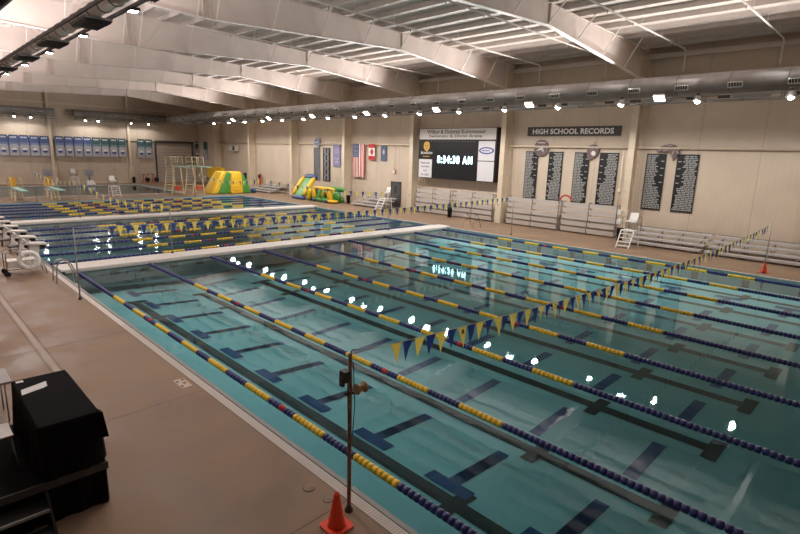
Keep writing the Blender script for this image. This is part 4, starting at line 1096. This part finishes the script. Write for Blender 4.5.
def stack():
    r = thing('float_rack', 'row of yellow foam boards standing behind the yellow slide', 'foam boards', (28., 45.5, DZ))
    for k in range(7):
        y = 43.7+.62*k; b = MB(); b.box(27.6, 28.2, y, y+.5, 1.05, 2.55); o = b.build('foam_board', 'vyel', r)
        md = o.modifiers.new('round', 'BEVEL'); md.width = .08; md.segments = 2
    MB().box(27.5, 28.3, 43.6, 48.1, .95, 1.05).bar((27.6,43.8,DZ),(27.6,43.8,.95),.08,.08).bar((28.2,47.9,DZ),(28.2,47.9,.95),.08,.08).bar((27.6,47.9,DZ),(27.6,47.9,.95),.08,.08).bar((28.2,43.8,DZ),(28.2,43.8,.95),.08,.08).build('shelf', 'grey', r)
stack()
r = thing('rescue_board', 'red orange rescue board leaning on the wall right of a far column', 'rescue board', (29.0, 36.2, DZ))
b = MB(); pillow(b, (29.05, 36.1, 1.15), (.14, .62, 2.0), Matrix.Rotation(math.radians(6), 3, 'Y'), p=2.4); b.build('hull', 'redb', r)
MB().box(28.9, 29.0, 35.95, 36.25, 1.6, 2.0).build('grip_pad', 'black', r)
r = thing('tower_speaker', 'slim black speaker stand at the foot of the column beside the slide', 'speaker', (28.1, 38.1, DZ))
MB().box(27.95, 28.25, 37.95, 38.25, 1.3, 2.1).build('cabinet', 'black', r); MB().tube([(28.1,38.1,DZ),(28.1,38.1,1.3)], .04, 6).build('pole', 'dark', r)
b = MB()
for k in range(3): b.tube([(28.1,38.1,.5),(28.1+.35*math.cos(k*2.1),38.1+.35*math.sin(k*2.1),DZ+.01)], .02, 5)
b.build('tripod', 'dark', r)

# ------------------------------------------------------------------ ducts, lamp rails and lamps
def duct_run(name, lb, p0, p1, rad, seam_step, grille_side, mt, grille_off):
    p0 = Vector(p0); p1 = Vector(p1); L = (p1-p0).length; d = (p1-p0)/L
    side = Vector((d.y, -d.x, 0))*grille_side
    r = thing(name, lb, 'duct', tuple((p0+p1)/2))
    MB().tube([p0, p1], rad, 28).build('duct_body', mt, r)
    s = seam_step*.5
    while s < L:
        c = p0+d*s; MB().tube([c-d*.025, c+d*.025], rad+.018, 28).build('seam_band', 'ductseam', r); s += seam_step
    s = grille_off
    while s < L-.4:
        c = p0+d*s; n = (side*.94+Vector((0,0,-.34))).normalized(); u = d.cross(n)
        R = Matrix((d, u, n)).transposed()
        g = MB().obox(c+n*(rad+.0), (.62, .26, .08), R); g = g.build('air_grille', 'grille', r)
        v = MB()
        for k in range(5): v.obox(c+n*(rad+.042)+d*(-.22+.11*k), (.085, .17, .008), R)
        v.build('grille_slot', 'slot', g)
        s += seam_step*1.0
    return r
duct_run('air_duct', 'long grey round air duct along the right side of the hall', (24.75,-26,8.76), (24.75,52.6,8.76), .5, 2.32, -1, 'duct', .9)
duct_run('air_duct', 'grey round air duct high on the left part of the back wall', (-8,53.2,8.72), (11.25,53.2,8.72), .42, 2.3, 1, 'duct', 1.6)
duct_run('air_duct', 'grey round air duct high on the back wall above the roller door', (13.25,53.2,8.75), (24.6,53.2,8.75), .45, 2.3, 1, 'duct', .5)
# crosshanger wires for the right duct are part of the rail below
def rail(lb, p0, p1, off, step):
    p0 = Vector(p0); p1 = Vector(p1); L = (p1-p0).length; d = (p1-p0)/L; side = Vector((-d.y, d.x, 0))
    r = thing('lamp_rail', lb, 'lamp rail', tuple((p0+p1)/2))
    for s_ in (-1, 1):
        b = MB().bar(p0+side*off*s_, p1+side*off*s_, .05, .05); b.build('strut', 'rail', r)
        b = MB().bar(p0+side*off*s_+Vector((0,0,.26)), p1+side*off*s_+Vector((0,0,.26)), .04, .04); b.build('strut', 'rail', r)
    x = .3; k = 0
    while x < L:
        c = p0+d*x; b = MB(); b.bar(c-side*off, c+side*off, .05, .05)
        for s_ in (-1, 1): b.bar(c+side*off*s_, c+side*off*s_+Vector((0,0,.27)), .05, .035, up=d)
        b.build('crosspiece', 'rail', r); x += step
    return r, p0, d, side, L
def lamp_head(x, y, z, lb, up=False, parent=None, grp='flood lamps'):
    r = thing('flood_lamp', lb, 'flood lamp', (x, y, z), grp)
    MB().lathe([(.10,.26),(.15,.22),(.2,.08),(.24,0),(.235,-.012)], (x,y,z), 'z', 18).build('reflector', 'grey', r)
    MB().lathe([(.07,.24),(.07,.40)], (x,y,z), 'z', 12).build('ballast', 'dark', r)
    MB().lathe([(.001,-.12),(.06,-.105),(.10,-.065),(.115,-.013),(.115,0)], (x,y,z), 'z', 16).build('lamp_face', 'lamp', r)
    return r
LIGHTS = []
def place_light(x, y, z, e, col, r_, zu, eu, aim=(0,0,1), ox=0.):
    LIGHTS.append((x, y, z, e, col, r_, None)); LIGHTS.append((x+ox, y, zu, eu, col, r_, aim))
rr, p0, d, sd, L = rail('pale strut rail carrying lamps under the right air duct', (24.55,-26,7.92), (24.55,49,7.92), .3, 1.6)
b = MB(); x = .9; k = 0
while x < L-1.5:
    c = p0+d*x
    if k % 3 == 0: MB().obox(c+Vector((-.28,.3,.14)), (.1, 1.5, .16)).build('cable_tray', 'rail', rr)
    else: MB().obox(c+Vector((-.28,0,.14)), (.1, .5, .14)).build('driver_box', 'dark', rr)
    x += 1.38; k += 1
lamp0 = None
ys = [-17.58+4.14*k for k in range(-1, 16)]
for k, y in enumerate(ys):
    yy = -18.1+3.70*(k-1); lb = 'bright round flood lamp under the right duct, %s along from the camera end' % ORD[k]
    if lamp0 is None: lamp0 = lamp_head(24.0, yy, 7.88, lb)
    else: dup(lamp0, (24.0, yy, 7.88), lb)
    place_light(24.0, yy, 7.73, .75 if yy < -14 else (1. if yy < -7 else 1.25), (1.,.955,.92), .10, 7.80, 1.3, (-.72,0,.69), -.27)
    if yy > 50: break
def panel_lamp(x, y, z, lb):
    r = thing('panel_lamp', lb, 'panel lamp', (x, y, z), 'square panel lamps')
    R = Matrix.Rotation(math.radians(38), 3, 'Y')
    c = Vector((x, y, z))
    MB().obox(c+R@Vector((0,0,.05)), (.42, .56, .1), R).build('housing', 'grille', r)
    MB().obox(c+R@Vector((0,0,-.006)), (.36, .5, .012), R).build('lamp_face', 'lampP', r)
    MB().bar(c+R@Vector((.1,0,.1)), c+Vector((.25,0,.22)), .05, .05).build('bracket', 'dark', r)
    return r
pl0 = None
for k in range(7):
    y = -12.6+7.55*k; lb = 'tilted square panel lamp on the right rail, %s from the camera end' % ORD[k]
    if pl0 is None: pl0 = panel_lamp(24.0, y, 8.1, lb)
    else: dup(pl0, (24.0, y, 8.1), lb)
# left duct, wrapped, with dark lamp housings and lamps below
LX, LZ = -.40, 8.05
duct_run('air_duct', 'pale wrapped air duct crossing the top left corner of the picture', (LX,-16,LZ+.10), (LX,49,LZ+.10), .17, .82, 1, 'ductL', 70)
rr = thing('lamp_rail', 'dark edged strut rail carrying lamps under the left duct', 'lamp rail', (LX, 16, LZ))
for s_ in (-1, 1):
    MB().box(LX+s_*.33-.025, LX+s_*.33+.025, -16, 49, LZ-.05, LZ+.03).build('strut', 'dark', rr)
k = 0; y = -11.9-4.05; bh = None; sl = None
def small_lamp(x, y, z, lb):
    r = thing('flood_lamp', lb, 'flood lamp', (x, y, z), 'flood lamps of the left duct')
    MB().hexa([(x-.11,y-.15,z),(x+.11,y-.15,z),(x+.11,y+.15,z),(x-.11,y+.15,z),(x-.10,y-.14,z+.07),(x+.10,y-.14,z+.07),(x+.10,y+.14,z+.07),(x-.10,y+.14,z+.07)]).build('housing', 'dark', r)
    MB().box(x-.08, x+.08, y-.10, y+.10, z-.008, z).build('lamp_face', 'lamp', r)
    MB().box(x-.02, x+.14, y-.03, y+.03, z+.0, z+.02).build('bracket', 'grey', r)
    return r
while y < 46:
    lb = 'dark ribbed lamp housing under the left duct, %s along from the camera end' % ORD[k]
    if bh is None:
        bh = thing('lamp_housing', lb, 'lamp housing', (LX, y, LZ-.2), 'dark lamp housings')
        MB().box(LX-.30, LX+.30, y-.62, y+.62, LZ-.16, LZ-.09).build('casing', 'dark', bh)
        b = MB()
        for q_ in range(10): b.box(LX-.28+.06*q_, LX-.262+.06*q_, y-.6, y+.6, LZ-.19, LZ-.16)
        b.build('cooling_fin', 'dark', bh)
        MB().box(LX-.30, LX+.30, y+.62, y+.66, LZ-.14, LZ-.09).box(LX-.30, LX+.30, y-.66, y-.62, LZ-.14, LZ-.09).build('mounting_bar', 'grey', bh)
    else: dup(bh, (LX, y, LZ-.2), lb)
    yl = y+1.85
    lb = 'bright flood lamp under the left duct, %s along from the camera end' % ORD[k]
    if sl is None: sl = small_lamp(LX+.27, yl, LZ-.16, lb)
    else: dup(sl, (LX+.27, yl, LZ-.16), lb)
    place_light(LX+.30, yl, LZ-.22, .4, (1., .92, .91), .12, LZ+.40, 1.45)
    y += 4.05; k += 1
# back wall lamps
for k, x in enumerate((-5., -1., 3., 7.1, 8.7, 14.4, 15.8, 19.7, 21.9)):
    dup(lamp0, (x, 52.5, 7.95), 'bright flood lamp under the back wall duct, %s from the left' % ORD[k], 0, 'flood lamps of the back wall')
    place_light(x, 52.5, 7.75, .3, (1.,.955,.92), .2, 8.0, .35, (0,-.75,.66))
rail('pale strut rail under the left back wall duct', (-8,53.1,7.95), (11.4,53.1,7.95), .22, 1.6)
rail('pale strut rail under the right back wall duct', (13.2,53.1,7.95), (24.0,53.1,7.95), .22, 1.6)
# sprinkler pipes under the purlins
def sprinkler(y, lb):
    r = thing('sprinkler_pipe', lb, 'pipe', (17, y, 11.1))
    MB().tube([(8,y,11.35),(27.9,y,11.12),(28.2,y,11.05),(28.2,y,9.95)], .04, 8).build('pipe', 'steelW', r)
    b = MB()
    for k in range(8): b.tube([(9.5+2.5*k,y,11.3-.012*2.5*k),(9.5+2.5*k,y,roof_z(9.5+2.5*k)+.02)], .012, 5)
    b.build('hanger', 'steelW', r)
    b = MB()
    for k in range(7): b.tube([(10.5+2.6*k,y,11.3-.03*k),(10.5+2.6*k,y,11.16-.03*k)], .02, 6)
    b.build('sprinkler_head', 'rail', r)
for k, y in enumerate((-16.65, -12.15, -7.6, -3.0, 1.6, 6.2)):
    sprinkler(y, 'white sprinkler pipe under the roof, %s from the camera end' % ORD[k])

for o in bpy.data.objects:
    if o.parent is None and o.name.split('.')[0] in ('record_sign','record_board','national_flag','state_flag','wall_clock','wall_plaque','alarm_box') or (o.name == 'banner'):
        o.location.y += (o.location.y+23.235)*.0115; o.location.z += (o.location.z-4.96)*.0115
# ------------------------------------------------------------------ light, world, camera
P_MAIN = 470.
for x, y, z, e, colr, r_, upw in LIGHTS:
    l = bpy.data.lights.new('lamp_light', 'SPOT'); l.energy = P_MAIN*e; l.color = colr; l.shadow_soft_size = r_
    l.spot_size = math.radians(166); l.spot_blend = .35
    o = bpy.data.objects.new('lamp_light', l); o.location = (x, y, z); COL.objects.link(o)
    if upw: o.rotation_euler = Vector(upw).to_track_quat('-Z', 'Y').to_euler()
w = bpy.data.worlds.new('hall_air'); SC.world = w; w.use_nodes = True
w.node_tree.nodes['Background'].inputs[0].default_value = (.9, .85, .8, 1); w.node_tree.nodes['Background'].inputs[1].default_value = .05

cam = bpy.data.cameras.new('camera'); co = bpy.data.objects.new('camera', cam); COL.objects.link(co)
cam.sensor_width = 36; cam.sensor_fit = 'HORIZONTAL'; cam.lens = 521.38/800*36; cam.clip_end = 300; cam.clip_start = .05
yaw, pitch, roll = .7798, -.2129, .0299
cy, sy, cp, sp = math.cos(yaw), math.sin(yaw), math.cos(pitch), math.sin(pitch)
f = Vector((sy*cp, cy*cp, sp)); r_ = Vector((cy, -sy, 0)); u = r_.cross(f)
c_, s_ = math.cos(roll), math.sin(roll)
rt = c_*r_+s_*u; up = -s_*r_+c_*u
co.matrix_world = Matrix(((rt.x, up.x, -f.x, -4.582), (rt.y, up.y, -f.y, -23.235), (rt.z, up.z, -f.z, 4.96), (0,0,0,1)))
SC.camera = co
SC.view_settings.view_transform = 'Standard'; SC.view_settings.look = 'None'; SC.view_settings.gamma = 1.0
SC.view_settings.exposure = .2
try: SC.view_settings.use_curve_mapping = False
except Exception: pass
